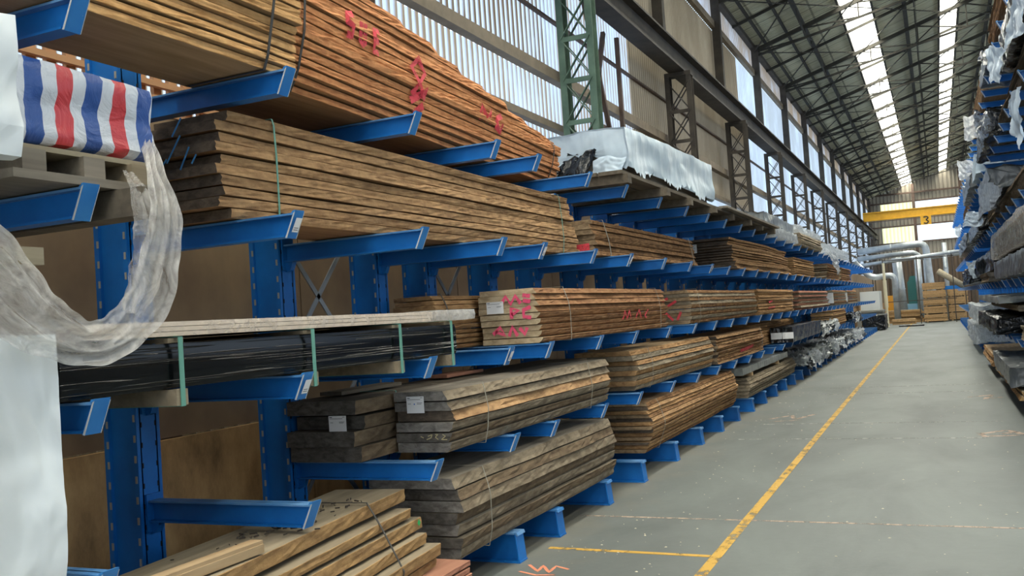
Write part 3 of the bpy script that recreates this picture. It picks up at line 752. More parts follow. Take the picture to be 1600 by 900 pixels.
# --- second level (2.16)
T2 = LV[2]+.006
P = Pack('timber_pack', 'dark brown live-edge oak pack with blue chalk marks on its near end', 'oak', 3.3, 8.0, T2, 10, .046, -2.93, .46, gap=.005, lean=-.01, jit=.016, stag=.04, wane=-.008, fnc=lambda y, t: -.02*max(0, (y-5)/2)*t, ends=[(.05,0),(.0,0),(.02,0),(.04,0),(.0,.02),(.03,.03),(.0,.05),(.04,.1),(.03,.1),(.06,.12)])
P.strap(3.72, STRAPG, .012); P.strap(7.6, STRAPG, .01)
P.paint_end([[(-3.22, 2.44), (-3.13, 2.56)], [(-3.14, 2.4), (-3.08, 2.5)], [(-3.07, 2.42), (-3.04, 2.46)], [(-3.28, 2.4), (-3.22, 2.46)], [(-3.18, 2.56), (-3.12, 2.64)]], CHALKB, .01, 'chalk_mark', 'blue chalk strokes', .0)
P.card(-3.3, 2.4, .09, .12)
P = Pack('timber_pack', 'brown board pack with pink-red paint on its near end, second level', 'brown', 8.25, 12.25, T2, 7, .045, -2.86, .6, gap=.005, jit=.012, lean=-.02, stag=.05, fnc=lambda y, t: -.02*t)
P.strap(8.6, STRAPW); P.strap(12.0, STRAPW); P.paint_end([[(-3.1, 2.22), (-2.92, 2.23)], [(-3.1, 2.25), (-2.92, 2.26)]], REDP, .035, lab='pink-red paint patch')
P = Pack('timber_pack', 'twisted brown board pack with pale gaps, mid second level', 'oak', 14.0, 19.9, T2, 12, .03, -2.69, .85, gap=.01, jit=.03, lean=-.02, stag=.12, wane=.01, fnc=lambda y, t: .03*math.sin(y*1.1+t*2)-.03)
P.card(-3.35, 2.5, .2, .13)
P = Pack('timber_pack', 'reddish board pack left of the bare blue upright, second level', 'tan', 20.1, 23.6, T2, 9, .036, -2.66, .75, jit=.012, stag=.05)
# --- third level (1.43)
T3 = LV[1]+.006
P = Pack('timber_pack', 'brown pack with angled edges behind the pink-marked pack', 'tan', 5.75, 9.5, T3, 11, .032, -3.2, .36, gap=.004, bulge=.05, jit=.01, stag=.03)
P.strap(5.9, STRAPD)
P = Pack('timber_pack', 'pale-ended board pack with pink painted letters and a white card', 'ash', 6.35, 9.95, T3, 9, .042, -2.67, .5, gap=.004, jit=.01, stag=.06, wane=.03, bulge=.03, lean=-.015)
P.strap(6.95, STRAPW, .008); P.strap(9.6, STRAPW, .008)
zt = T3
P.paint_end([[(-2.98, zt+.30), (-2.94, zt+.36), (-2.9, zt+.30), (-2.86, zt+.36), (-2.82, zt+.30)], [(-2.8, zt+.36), (-2.74, zt+.35)], [(-2.8, zt+.32), (-2.74, zt+.31)], [(-2.9, zt+.19), (-2.9, zt+.27), (-2.84, zt+.25), (-2.9, zt+.22)], [(-2.74, zt+.27), (-2.8, zt+.25), (-2.8, zt+.2), (-2.74, zt+.19)],
             [(-3.06, zt+.08), (-3.0, zt+.13), (-2.96, zt+.07), (-3.04, zt+.1)], [(-2.93, zt+.06), (-2.9, zt+.13), (-2.86, zt+.06)], [(-2.84, zt+.12), (-2.8, zt+.07), (-2.78, zt+.12)]], PINK, .03, lab='pink sprayed letters', dy=.002)
P.card(-3.03, zt+.28, .14, .09)
P.paint_side([[(8.3, zt+.12), (8.36, zt+.2), (8.42, zt+.12), (8.5, zt+.2), (8.55, zt+.12)], [(8.7, zt+.12), (8.8, zt+.2), (8.9, zt+.12)], [(9.1, zt+.2), (9.0, zt+.14), (9.1, zt+.12)]], REDP, .02)
P = Pack('timber_pack', 'board pack with red end paint beyond the pale-ended one, third level', ['brown', 'dusty'], 11.0, 15.45, T3, 9, .04, -2.67, .55, jit=.01, stag=.04, bulge=.02)
P.strap(11.4, STRAPW, .01); P.paint_end([[(-3.1, zt+.25), (-2.95, zt+.32)], [(-3.0, zt+.2), (-2.85, zt+.28)], [(-3.1, zt+.08), (-2.98, zt+.14), (-2.9, zt+.05)], [(-2.85, zt+.05), (-2.8, zt+.15)]], REDP, .03)
P = Pack('timber_pack', 'brown strapped board pack fourth along the third level', 'tan', 15.6, 19.7, T3, 9, .042, -2.67, .55, jit=.012, stag=.04); P.strap(19.4)
P.paint_side([[(16.5, zt+.1), (17.2, zt+.12)], [(16.6, zt+.2), (17.0, zt+.22)]], REDP, .03)
P = Pack('timber_pack', 'mixed reddish and grey board pack farthest along the third level', ['red', 'dusty'], 20.6, 26.6, T3, 9, .04, -2.67, .55, jit=.04, stag=.3); P.card(-2.95, zt+.28, .2, .14)
# --- fourth level (.85)
T4 = LV[0]+.006
P = Pack('timber_pack', 'pack of thick dark beams with a dull card, behind the lighter beams', 'darkbeam', 4.5, 8.5, T4, 4, .08, -3.09, .48, gap=.012, jit=.02, stag=.12, wane=.01)
P.card(-3.2, T4+.23, .12, .09); P.strap(4.95, STRAPG, .01)
for (x, y, l, mk, lab) in ((-3.5, 4.75, .7, 'darkbeam', 'thin dark board lying on the pack of thick dark beams'), (-3.45, 6.0, .6, 'red', 'short reddish board lying farther back on the dark beams')):
    q = MB(); q.box(0, .16, 0, l, 0, .022); tag(q.build('loose_board', WD[mk], loc=(x, y, P.top+.004)), lab, 'timber')
P = Pack('timber_pack', 'pack of grey waney planks with a white card and blue dot', ['grey', 'darkbeam', 'grey', 'oak', 'grey', 'grey'], 4.88, 7.85, T4, 6, .056, -2.66, .4, gap=.006, jit=.01, stag=.05, wane=.03, bulge=.03)
P.card(-2.9, T4+.29, .12, .1, True); P.strap(5.35, STRAPW, .008); P.strap(7.3, STRAPW, .008)
P.paint_end([[(-2.83, T4+.1), (-2.8, T4+.11), (-2.81, T4+.09), (-2.84, T4+.08)], [(-2.78, T4+.11), (-2.76, T4+.11), (-2.78, T4+.095), (-2.76, T4+.08)], [(-2.73, T4+.11), (-2.71, T4+.1), (-2.74, T4+.08), (-2.70, T4+.08)], [(-2.88, T4+.1), (-2.86, T4+.09)]], CHALKW, .005, 'chalk_mark', 'pale chalk number', .0)
P = Pack('timber_pack', 'pale brown rounded plank pack, lower middle of the left rack', ['dusty', 'tan'], 8.15, 12.1, T4, 8, .043, -2.68, .62, jit=.012, stag=.1, wane=.02, bulge=.05, ends=[(.5,0)]*8)
P.strap(9.2, STRAPW, .008)
P = Pack('timber_pack', 'dark brown board pack beyond the pale brown rounded one', ['oak', 'brown'], 12.3, 15.9, T4, 9, .036, -2.68, .7, jit=.015, stag=.08); P.strap(15.6)
P.paint_side([[(13.8, T4+.1), (14.8, T4+.12)]], REDP, .05)
P = Pack('timber_pack', 'light brown board pack in the rack behind the black-wrapped bundle', ['tan'], 16.1, 21.5, T4, 9, .04, -2.95, .5, jit=.015, stag=.1)
# --- lowest level (on the feet)
T5 = .206
P = Pack('timber_pack', 'pack of wide fresh-sawn planks with dusty top, bottom left', 'fresh', 1.0, 4.62, T5+.05, 6, .056, -2.25, .55, gap=.02, jit=.014, stag=.06, wane=-.006, rough=.004, nprof=[.02, .04, .0, -.04, -.08, -.13], ends=[(0,.02),(0,0),(0,.04),(0,.03),(0,.1),(0,.02)])
P.root.rotation_euler = (0, 0, .115)
P.strap(4.1, STRAPD, .014)
q = MB()
for yy in (1.3, 2.4, 3.6): q.box(-.8, .0, yy-1.0, yy-.93, -.05, 0)
q.build('bearer', WD['tan'][0], P.root)
P.paint_side([[(4.5, T5+.31), (4.52, T5+.33)]], GREENP, .03, lab='green paint dot')
slat = MB(); slat.box(0, .07, 0, 1.15, 0, .035); slat.box(.005, .065, .0, 1.15, .035, .05)
o = slat.build('timber_batten', [WD['tan'][0]], loc=(-2.68, 1.95, P.top+.002)); tag(o, 'pale square batten lying on the bottom left plank pack', 'timber'); 
q = MB(); r_ = random.Random(5)
for i in range(90):
    x, y = -2.86+r_.gauss(0, .06), 3.6+r_.gauss(0, .22); s_ = r_.uniform(.006, .016); a = r_.random()*3.14
    q.bar((x, y, P.top+.002+s_*.3), (x+math.cos(a)*s_*2, y+math.sin(a)*s_*2, P.top+.004+s_*.3), s_*.5)
tag(q.build('bark_crumbs', plain('dark_bark', '3b332b', .9)), 'dark bark crumbs scattered on the bottom left plank pack', 'debris', kind='stuff')
P = Pack('timber_pack', 'small reddish plank bundle on the floor, bottom edge of the photo', 'red', 3.6, 4.72, .02, 7, .034, -2.5, .3, gap=.003, jit=.006, stag=.03, wane=0, rough=.002)
P = Pack('timber_pack', 'pack of heavy grey waney planks on the nearest rack feet', ['grey', 'darkbeam'], 4.88, 7.85, T5, 7, .064, -2.66, .62, gap=.006, jit=.015, stag=.05, wane=.02, bulge=.02)
P.strap(5.3, STRAPW, .008)
P = Pack('timber_pack', 'rounded brown board pack with many thin layers on the rack feet', ['brown', 'tan', 'oak'], 8.5, 13.4, T5, 13, .034, -2.66, .62, gap=.004, jit=.012, stag=.12, wane=.02, bulge=.08, ends=[(.45,0)]*13)
P.strap(9.4, STRAPW, .01)
P = Pack('timber_pack', 'dusty grey-brown plank pack under the small plastic-wrapped slab', ['dusty'], 14.2, 19.3, T5, 6, .045, -2.66, .6, jit=.02, stag=.1, wane=.02, bulge=.04)
TOPD = P.top

# --- wraps
def fold(seed, f=1.0):
    r = np.random.default_rng(seed); T = [(r.normal(0, 4*f), r.normal(0, 7*f), r.normal(0, 7*f), r.uniform(0, 6.28), r.uniform(.4, 1)) for _ in range(9)]
    T += [(r.normal(0, 14*f), r.normal(0, 22*f), r.normal(0, 22*f), r.uniform(0, 6.28), r.uniform(.1, .35)) for _ in range(8)]
    def fn(y, x, z):
        s = 0
        for a, b_, c, p, w in T: s += w*(1-abs(math.sin(a*y+b_*x+c*z+p))**.6*2)
        return s/4
    return fn
def wrap(name, lab, m, y0, y1, x0, x1, z0, z1, amp=.012, seed=1, cat='wrapped pack', group=None, rag=0, taper=0, res=.05, rc=.02, sag=0, mats=None, skip_bottom=False, f=1.0, parent=None, slope=0, rnd=.02):
    """plastic pulled round a long stack: rounded box with folds; rag makes a torn lower hem"""
    fn = fold(seed, f); r = random.Random(seed)
    w, h = x1-x0, z1-z0; per = []
    def seg(a, bb):
        n = max(2, int(math.hypot(bb[0]-a[0], bb[1]-a[1])/res)); return [(a[0]+(bb[0]-a[0])*i/n, a[1]+(bb[1]-a[1])*i/n) for i in range(n)]
    c = [(0,0), (w,0), (w,h), (0,h)]
    per = [(p, 0) for p in seg(c[1], c[2])]+[(p, 1) for p in seg(c[2], c[3])]+[(p, 2) for p in seg(c[3], c[0])]
    per.append((c[0], 3))
    if not rag: per += [(p, 3) for p in seg(c[0], c[1])][1:]
    closed = not rag
    L = y1-y0; ny = max(6, min(90, int(L/max(res, L/90)))); vs = []; fs = []
    rings = []
    ts = [-.001]+[i/ny for i in range(ny+1)]+[1.001]
    capr = [0, .5, .8, 1]
    P_ = len(per)
    def pt(p, t, inset):
        x, z = p; cx, cz = w/2, h/2
        # round corners
        dx, dz = x-cx, z-cz; k = 1-rnd*(min(abs(dx)/(w/2), 1)*min(abs(dz)/(h/2), 1))**6
        y = t*L; d = amp*fn(y, x, z)
        lx = dx*k*inset; lz = dz*k*inset
        nrm = math.hypot(dx/(w/2), dz/(h/2)) or 1
        ox = d*(dx/(w/2))/nrm; oz = d*(dz/(h/2))/nrm
        tp = 1-taper*t
        sg = -sag*math.sin(t*math.pi)*(z/h)
        return (cx+lx+ox, y, max(0.001 if not rag else -9, (cz+lz+oz)*tp+sg+slope*(t-.5)*z/h))
    seq = [(0, i) for i in (.0, .35, .7, .95)]+[(i/ny, 1) for i in range(ny+1)]+[(1, i) for i in (.95, .7, .35, 0.)]
    hem = [r.uniform(0, 1) for _ in range(400)]
    for a, (t, ins) in enumerate(seq):
        for j, (p, kd) in enumerate(per):
            q_ = pt(p, t, ins if not rag or ins == 1 else ins)
            if ins < 1: q_ = (q_[0], q_[1]+(-.0 if t == 0 else .0)+amp*fn(t*L+3, p[0]*ins, p[1]*ins)*.8*(-1 if t == 0 else 1), q_[2])
            if rag and (j == 0 or j == P_-1) and ins == 1:
                q_ = (q_[0]+.01, q_[1], q_[2]+rag*(math.sin(t*L*5+seed)*.35+hem[a % 400]*.5))
            vs.append(q_)
    n = len(seq)
    for a in range(n-1):
        for j in range(P_ if closed else P_-1):
            j2 = (j+1) % P_; fs.append((a*P_+j, (a+1)*P_+j, (a+1)*P_+j2, a*P_+j2))
    me = bpy.data.meshes.new(name); me.from_pydata(vs, [], fs); me.validate(); me.materials.append(m)
    me.polygons.foreach_set('use_smooth', [True]*len(me.polygons)); me.set_sharp_from_angle(angle=.75)
    o = bpy.data.objects.new(name, me); COL.objects.link(o); o.location = (x0, y0, z0)
    if parent: o.parent = parent; o.location = (x0-parent.location.x, y0-parent.location.y, z0-parent.location.z)
    else: tag(o, lab, cat, group)
    return o
# tall white pack, bottom left
wrap('wrapped_pack', 'tall white plastic-wrapped pack at the lower left edge', WHITEW, .4, 2.17, -3.58, -2.62, T4, 1.675, .018, 3, f=.6, res=.03)
# striped bale on its pallet
o = wrap('striped_bale', 'bale wrapped in red, white and blue striped tarpaulin', STRIPE, 2.06, 2.74, -3.45, -2.70, 2.285, 2.63, .035, 5, cat='bale', res=.03, f=.7, slope=-.03, rnd=.07)
pl = empty('timber_pallet', (-3.5, 2.03, T2), label='dark timber pallet carrying the striped bale', cat='pallet')
q = MB(); q.box(0, .88, 0, .64, .0, .03); q.build('deck', WD['grey'][0], pl)
for k, yy in enumerate((.05, .29, .5)):
    q = MB(); q.box(0.0, .86, yy, yy+.09, .03, .105); q.build('bearer', WD['fresh'][0] if k == 2 else WD['grey'][0], pl)
q = MB(); q.box(0, .84, 0, .6, .105, .123); q.build('top_sheet', WD['dusty'][0], pl)
q = MB(); q.box(0, 1.1, 0, .11, 0, .1); tag(q.build('timber_bearer', WD['darkbeam'], loc=(-3.6, 2.43, T2-.104)), 'dark square beam end jutting out beneath the striped bale', 'timber')
wrap('wrapped_bag', 'crumpled white plastic-covered pack left of the striped bale', WHITEW, .6, 1.97, -3.5, -2.47, T2+.01, 2.66, .03, 8, f=1.2)
q = MB(); q.box(0, 1.0, 0, .1, 0, .055); tag(q.build('timber_offcut', WD['dusty'], loc=(-3.55, 1.97, 1.875)), 'weathered plank end sticking out at the left edge above the plastic film', 'timber')
q = MB(); q.box(0, .2, 0, .1, 0, .205); tag(q.build('spacer_block', WD['dusty'], loc=(-3.55, 1.97, 1.668)), 'weathered spacer block on the tall white pack', 'timber')

# black-wrapped bundle with moulding strips
bb_ = empty('wrapped_bundle', (-3.5, 2.2, T3), label='long bundle in shiny black plastic with green straps', cat='wrapped pack')
m, nt, b = mat('black_stretch_film'); BSF = m
v = coords(nt, (6, .35, 26), False); n_ = noise(nt, v, 2.2, 6, .6, .3)
nt.links.new(ramp(nt, n_, [(.35, '050607'), (.7, '0b0d0f')]), b.inputs['Base Color'])
b.inputs['Roughness'].default_value = .2; b.inputs['Specular IOR Level'].default_value = .3
n2 = noise(nt, coords(nt, (6, .45, 60), False), 1.6, 2, .5, .4)
bump(nt, b, ramp(nt, n2, [(.56, '000000'), (.64, 'ffffff')]), 1, .006)
wrap('black_film', None, BSF, 2.2, 5.0, -3.5, -2.66, T3, T3+.18, .004, 12, parent=bb_, res=.03, f=.3)
for i, yy in enumerate((2.72, 3.55, 4.32, 4.9)):
    q = MB(); q.box(.04, .86, -.03, .03, -.062, 0); k = q.build('bearer', WD['fresh'], bb_); k.location = (0, yy-2.2, 0)
    q = MB(); q.box(.04, .84, -.04, .04, .178, .195); k = q.build('spacer', WD['fresh'], bb_); k.location = (0, yy-2.2, 0)
    q = MB(); q.box(.862, .866, -.011, .011, -.065, .2); q.box(0, .864, -.011, .011, -.066, -.063); q.box(0, .866, -.011, .011, .198, .201); k = q.build('strap', STRAPG, bb_); k.location = (0, yy-2.2, 0)
mo = empty('moulding_bundle', (-3.45, 2.3, T3+.203), label='bundle of pale wooden strips in clear film on the black bundle', cat='timber')
STR = [plain('strip_pale', 'd9c8b4', .6), plain('strip_brown', 'a08474', .6), plain('strip_pink', 'c4a596', .6)]
r_ = random.Random(9)
for i in range(6):
    for j in range(3):
        q = MB(); x = .005+i*.132; q.box(x, x+.126, r_.uniform(0, .03), 2.45+r_.uniform(-.05, .05)+.1*(i < 4), j*.019, j*.019+.0165); q.build('strip', STR[r_.choice([0, 0, 1, 2])], mo)
wrap('clear_film', None, film('bundle_film', 'd8d0c8', .32, .12), 2.28, 5.05, -3.46, -2.64, T3+.2, T3+.262, .003, 14, parent=mo, res=.04, f=.4)
wrap('clear_film', None, FILM2, 4.75, 5.25, -3.46, -2.64, T3+.2, T3+.27, .006, 15, parent=mo, res=.04, f=1)

# long loose plastic film hanging from the pallet
def ribbon(name, lab, m, path, widths, seed, cat='plastic film', folds=5, depth=.05, parent=None):
    """path of 3D points, a gathered sheet swept along it with pleats"""
    pts = [Vector(p) for p in path]; r = random.Random(seed); out = []; NS = 14
    def cr(i, t):
        p0, p1, p2, p3 = [pts[min(len(pts)-1, max(0, i+k))] for k in (-1, 0, 1, 2)]
        return .5*((2*p1)+(p2-p0)*t+(2*p0-5*p1+4*p2-p3)*t*t+(3*p1-p0-3*p2+p3)*t**3)
    line = []; wd = []
    for i in range(len(pts)-1):
        for k in range(NS): line.append(cr(i, k/NS)); wd.append(widths[i]+(widths[i+1]-widths[i])*k/NS)
    line.append(pts[-1]); wd.append(widths[-1])
    U = 44; vs = []; ph = [r.uniform(0, 6.28) for _ in range(6)]
    for i, p in enumerate(line):
        d = (line[min(i+1, len(line)-1)]-line[max(i-1, 0)]).normalized()
        n = Vector((1, -.35, 0)).normalized(); side = d.cross(n).normalized(); n2 = side.cross(d).normalized()
        for u in range(U+1):
            s = u/U-.5; t = i/len(line)
            a = math.sin(s*folds*5+ph[0]+t*4)+.5*math.sin(s*folds*9+ph[1]-t*9)+.25*math.sin(s*folds*15+ph[2]+t*23)*math.sin(t*37+ph[5])
            e = .05*math.sin(t*31+ph[3]+(3 if s > 0 else 0))+.03*math.sin(t*83+ph[4])
            vs.append(p+side*wd[i]*(s*(1+e))+n2*depth*a*.5*(.6+.4*math.sin(t*5+ph[5])))
    fs = [(i*(U+1)+u, i*(U+1)+u+1, (i+1)*(U+1)+u+1, (i+1)*(U+1)+u) for i in range(len(line)-1) for u in range(U)]
    q = MB(); q.add(vs, fs); o = q.build(name, m, parent, smooth=True)
    if lab: tag(o, lab, cat)
    return o
def at(u, v, X):
    """world point where the sight line of pixel (u, v) meets the plane x = X (used only to read positions off the photograph)"""
    d = R3 @ np.array([u-800, v-450, F_PX]); t = X/d[0]; return (X, d[1]*t, CAM_H+d[2]*t)
ribbon('plastic_film', 'torn clear plastic film hanging in a loop beside the dark oak pack', FILM2,
       [at(228, 226, -2.70), at(243, 270, -2.52), at(258, 330, -2.44), at(252, 400, -2.46), at(232, 470, -2.5), at(190, 520, -2.53), at(135, 535, -2.54), at(70, 510, -2.54), at(5, 450, -2.55), at(-70, 385, -2.56)],
       [.03, .07, .11, .14, .16, .15, .15, .19, .24, .28], 4, folds=3, depth=.045)
ribbon('plastic_film', 'narrow pleat of clear film dangling from the pale wooden block', FILM,
       [at(200, 268, -2.6), at(218, 300, -2.5), at(232, 360, -2.47), at(225, 430, -2.49), at(205, 490, -2.5)], [.04, .06, .10, .12, .08], 6, folds=2, depth=.03)

# tarp-covered pack on the top level, on dark decking
T1b = T1
dk = empty('timber_deck', (-3.6, 8.15, T1b), label='long low deck of dark rough boards under the tarp-covered pack', cat='timber')
for i in range(4):
    q = MB(); q.box(.03+i*.25, .26+i*.25, 0.2, 9.0, .085, .12); q.build('board', WD['darkbeam'], dk)
for i, yy in enumerate((.25, 1.55, 2.7, 3.9, 5.2, 6.4, 7.6, 8.7)):
    q = MB(); q.box(.0, 1.05+.03*(i % 2), yy, yy+.12, 0.0, .085); q.build('bearer', WD['darkbeam'], dk)
for i in range(3):
    q = MB(); q.box(.7+i*.14, .82+i*.14, 4.6, 9.2, .12, .15); q.build('board', WD['grey'], dk)
tp = empty('tarp_covered_pack', (-3.62, 8.75, T1b+.152), label='large pack under a blue-white tarp on the top level', cat='wrapped pack')
Pq = MB()
for i in range(5):
    Pq = MB(); Pq.box(.04, .9, .05, 3.75, i*.06, i*.06+.055); Pq.build('board', WD['grey'], tp)
wrap('tarp', None, WHITEB, 8.75, 12.62, -3.64, -2.62, T1b+.155, 3.5, .03, 21, parent=tp, rag=.14, res=.04, f=.4, slope=.1)
def crumple(name, lab, m, verts2d, parent=None, cat='plastic film', seed=1, amp=.04, n=22, loc=None):
    """crumpled sheet spanned between four 3D corners"""
    fn = fold(seed, 1.6); A, B, C, D = [Vector(v) for v in verts2d]; vs = []; nrm = (B-A).cross(D-A).normalized()
    for i in range(n+1):
        for j in range(n+1):
            u, v = i/n, j/n; p = (A*(1-u)+B*u)*(1-v)+(D*(1-u)+C*u)*v
            k = fn(p.y, p.x, p.z)
            vs.append(p+nrm*amp*k+Vector((0, .3*amp*math.sin(v*6+seed), .5*amp*math.sin(u*7+seed))))
    fs = [(i*(n+1)+j, i*(n+1)+j+1, (i+1)*(n+1)+j+1, (i+1)*(n+1)+j) for i in range(n) for j in range(n)]
    q = MB(); q.add(vs, fs); o = q.build(name, m, parent, smooth=True)
    if parent: o.location = -parent.location
    else: tag(o, lab, cat)
    return o
crumple('black_sheet', None, BLACKW, [(-3.75, 8.66, 2.98), (-3.1, 8.62, 2.95), (-2.95, 8.7, 3.25), (-3.2, 8.7, 3.2)], tp, seed=3, amp=.05)
crumple('torn_flap', None, WHITEB, [(-3.0, 8.62, 2.86), (-2.72, 8.6, 2.93), (-2.66, 8.7, 3.15), (-3.0, 8.7, 3.15)], tp, seed=5, amp=.04)
crumple('torn_flap', None, WHITEB, [(-3.7, 8.6, 2.95), (-3.55, 8.55, 2.9), (-3.3, 8.68, 3.15), (-3.7, 8.68, 3.15)], tp, seed=6, amp=.04)
# farther top level
wrap('wrapped_pack', 'dusty film-wrapped pack on the top level, beyond the tarp pack', FILMW, 17.3, 20.8, -3.5, -2.6, T1b, 3.05, .03, 31, f=.8)
wrap('wrapped_pack', 'upper dusty film-wrapped slab stacked on another at the top level', GREYW, 17.2, 20.9, -3.4, -2.7, 3.06, 3.3, .03, 32, f=.8, taper=.1)
Pack('timber_pack', 'pale board pack beside film-wrapped slabs, far top level', 'dusty', 21.0, 25.0, T1b, 5, .05, -2.6, .9)
wrap('wrapped_pack', 'loose cream film-wrapped pack far along the top level', FILMW, 21.0, 25.4, -3.5, -2.6, 3.13, 3.3, .05, 33)
wrap('wrapped_pack', 'farthest cream wrapped pack on the left top level', FILMW, 26.0, 33, -3.5, -2.55, T1b, 3.15, .06, 34)
crumple('plastic_film', 'triangular scrap of pale film hanging off the far top level', FILMW, [(-2.6, 25.8, 2.9), (-2.58, 28.3, 2.95), (-2.45, 27.2, 2.25), (-2.5, 26.9, 2.3)], seed=9, amp=.05)
# second level far stacks
for k, (y, lab) in enumerate(((27.0, 'sticker-stacked boards far along the second level'), (31.0, 'last sticker-stacked boards of the second level'))):
    Pack('timber_pack', lab, ['brown', 'ash'], y, y+3.5, T2, 7, .045, -2.7, .84, gap=.02, jit=.03)
for k, (y, z, lab) in enumerate(((28.0, T3, 'boards with a white end card far along the third level'), (32.5, T3, 'last pale boards of the third level'))):
    P = Pack('timber_pack', lab, ['grey', 'ash'], y, y+3.9, z, 8, .045, -2.7, .84, gap=.012, jit=.02); P.card(-2.85, z+.22, .3, .3)
Pack('timber_pack', 'pale striped boards standing far along the fourth level', ['brown', 'fresh'], 27.5, 31.5, T4, 8, .045, -2.7, .6, gap=.015, jit=.01)
# black wrapped bundle fourth level
bw = wrap('wrapped_bundle', 'black plastic-wrapped bundle with two white cards, far fourth level', BLACKW, 18.0, 22.6, -2.93, -2.5, T4, 1.15, .012, 41, f=.8)
for k in range(2):
    q = MB(); q.box(0, .2, -.004, 0, 0, .12); q.build('label_card', PAPER, bw).location = (.03+k*0.2, -.02 if k == 0 else -.02, .08)
    if k == 1: bw.children[-1].location = (.24, -.02, .08)
wrap('wrapped_slab', 'small grey plastic-wrapped slab on the dusty plank pack', GREYW, 13.9, 18.4, -3.05, -2.68, TOPD+.055, TOPD+.165, .006, 43, cat='wrapped pack', f=.6)
for yy in (14.6, 17.2):
    q = MB(); q.box(0, .36, 0, .09, 0, .053); tag(q.build('spacer_block', WD['tan'], loc=(-3.04, yy, TOPD+.001)), 'wooden spacer between the dusty planks and the %s end of the grey slab' % ('near' if yy < 15 else 'far'), 'timber')
# untidy wrapped heaps at the far left
def heap(y, z, L, h, m, lab, seed, xf=-2.55, w=.95, grp=None):
    o = wrap('wrapped_heap', lab, m, y, y+L, xf-w, xf, z, z+h, .10, seed, cat='wrapped pack', f=1.7, group=grp, rnd=.12)
    r = random.Random(seed)
    for k in range(3):                       # torn flaps hanging off the heap
        ya = y+.2+k*L/3; a = r.uniform(.1, .3)
        c = crumple('torn_flap', None, [BLACKW, FILMW, m][(k+seed) % 3], [(xf+.02, ya, z+h*.1-a*.3), (xf+.06, ya+L/3.4, z+h*.05), (xf-.05, ya+L/4, z+h*.9), (xf-.1, ya+.1, z+h)], o, seed=seed+k, amp=.09, n=12)
heap(20.0, T5, 2.6, .32, FILMW, 'pale film-wrapped planks on the feet after the dusty plank pack', 51, -2.5)
heap(22.8, T5, 2.8, .36, GREYW, 'grey plastic heap on the rack feet, second past the dusty planks', 52)
heap(25.8, T5, 3.0, .36, FILMW, 'crumpled pale film heap on the rack feet, third past the dusty planks', 53, -2.5)
heap(29.0, T5, 3.2, .35, DGREYW, 'dark grey wrapped heap on the rack feet, fourth past the dusty planks', 54)
heap(32.5, T5, 4.2, .35, FILMW, 'last pale wrapped heap on the left rack feet', 55, -2.5)
heap(23.0, T4, 3.6, .26, GREYW, 'grey plastic-draped pack on the fourth level beyond the black bundle', 56, -2.45)
heap(32.0, T4, 4.0, .3, BLACKW, 'black plastic-wrapped heap on the far fourth level', 57, -2.5)
wrap('wrapped_heap', 'black plastic-covered bundle lying on the floor at the far end', BLACKW, 47.2, 50, -3.4, -2.3, 0, .75, .06, 58)
wrap('cloth_scrap', 'flat dark scrap lying on the floor past the black bundle', BLACKW, 50.5, 51.2, -1.9, -.7, 0, .08, .02, 59, cat='scrap')

# ------------------------------------------------------------------ right rack loads
XR = .95
def rpack(lab, mk, y0, y1, z, n, th, xf=1.0, w=.85, **k):
    if xf > .83: xf, w = max(xf, 1.0) if xf != .88 else xf, .85
    # front toward the aisle is the -x side: build it and turn it round
    p = Pack('timber_pack', lab, mk, y0, y1, z, n, th, 0, w, **k)
    p.root.rotation_euler = (0, 0, math.pi); p.root.location = (xf, y1, z)
    return p
def rwrap(lab, m, y0, y1, z0, z1, seed, x0=.82, x1=1.85, **k):
    return wrap('wrapped_pack', lab, m, y0, y1, x0, x1, z0, z1, k.pop('amp', .03), seed, f=k.pop('f', 1.0), **k)
ZR = [.206]+[z+.006 for z in LVR]
# feet level
rwrap('dark grey plastic-wrapped block on the nearest right rack feet', DGREYW, 13.2, 17.0, .33, .62, 61, .72)
rpack('pale planks under the grey block on the right rack feet', 'fresh', 13.0, 18.4, ZR[0], 2, .05, .82)
rpack('light planks near the floor by the right rack, second pack', 'tan', 18.8, 22.4, ZR[0], 4, .05, .8)
rwrap('black sheet bulging over planks at the right rack, low', BLACKW, 15.4, 21.5, ZR[1], 1.2, 62, .7, amp=.05)
rwrap('pale grey film-wrapped pack low on the right, behind the black sheet', FILMW, 22, 28, ZR[1], 1.3, 63, .68, amp=.06)
rwrap('white film hanging over the low right rack farther off', FILMW, 26, 32, ZR[0], .75, 64, .72, amp=.06)
rpack('timber pack on the right rack feet in the distance', 'tan', 33, 40, ZR[0], 6, .06, .85)
rpack('pale boards low on the right rack, nearest the picture edge', 'dusty', 10.3, 14.6, ZR[1], 3, .06, .85)
# level 2 (1.72): wrapped stack seen from the side
rwrap('flat grey film-wrapped pack at eye height on the right', GREYW, 14.8, 21.7, 1.37, 1.5, 65, .75, amp=.02)
rpack('boards between low sheets, under the flat grey pack at the right', 'dusty', 14.7, 21.8, 1.26, 2, .04, .85)
rwrap('smooth grey sheet under the big clear-wrapped pack at the right edge', DGREYW, 10.4, 16.3, ZR[2], 2.02, 66, .8, f=.5)
P = rpack('clear stretch-wrapped pack with shiny creases at the right edge', 'darkbeam', 10.5, 16.5, 2.06, 6, .05, .88, .9)
o = wrap('clear_film', None, FILM, 10.4, 16.6, .8, 1.85, 2.04, 2.43, .02, 67, f=.6)
for k_ in ('label', 'category'): 
    if k_ in o: del o[k_]
o.parent = P.root; o.matrix_parent_inverse = (Matrix.Translation((.88, 16.5, 2.06))@Matrix.Rotation(math.pi, 4, 'Z')).inverted()
rpack('short dark bearers stack beyond the grey sheet, right rack', 'darkbeam', 17, 20, ZR[2], 2, .07, .75)
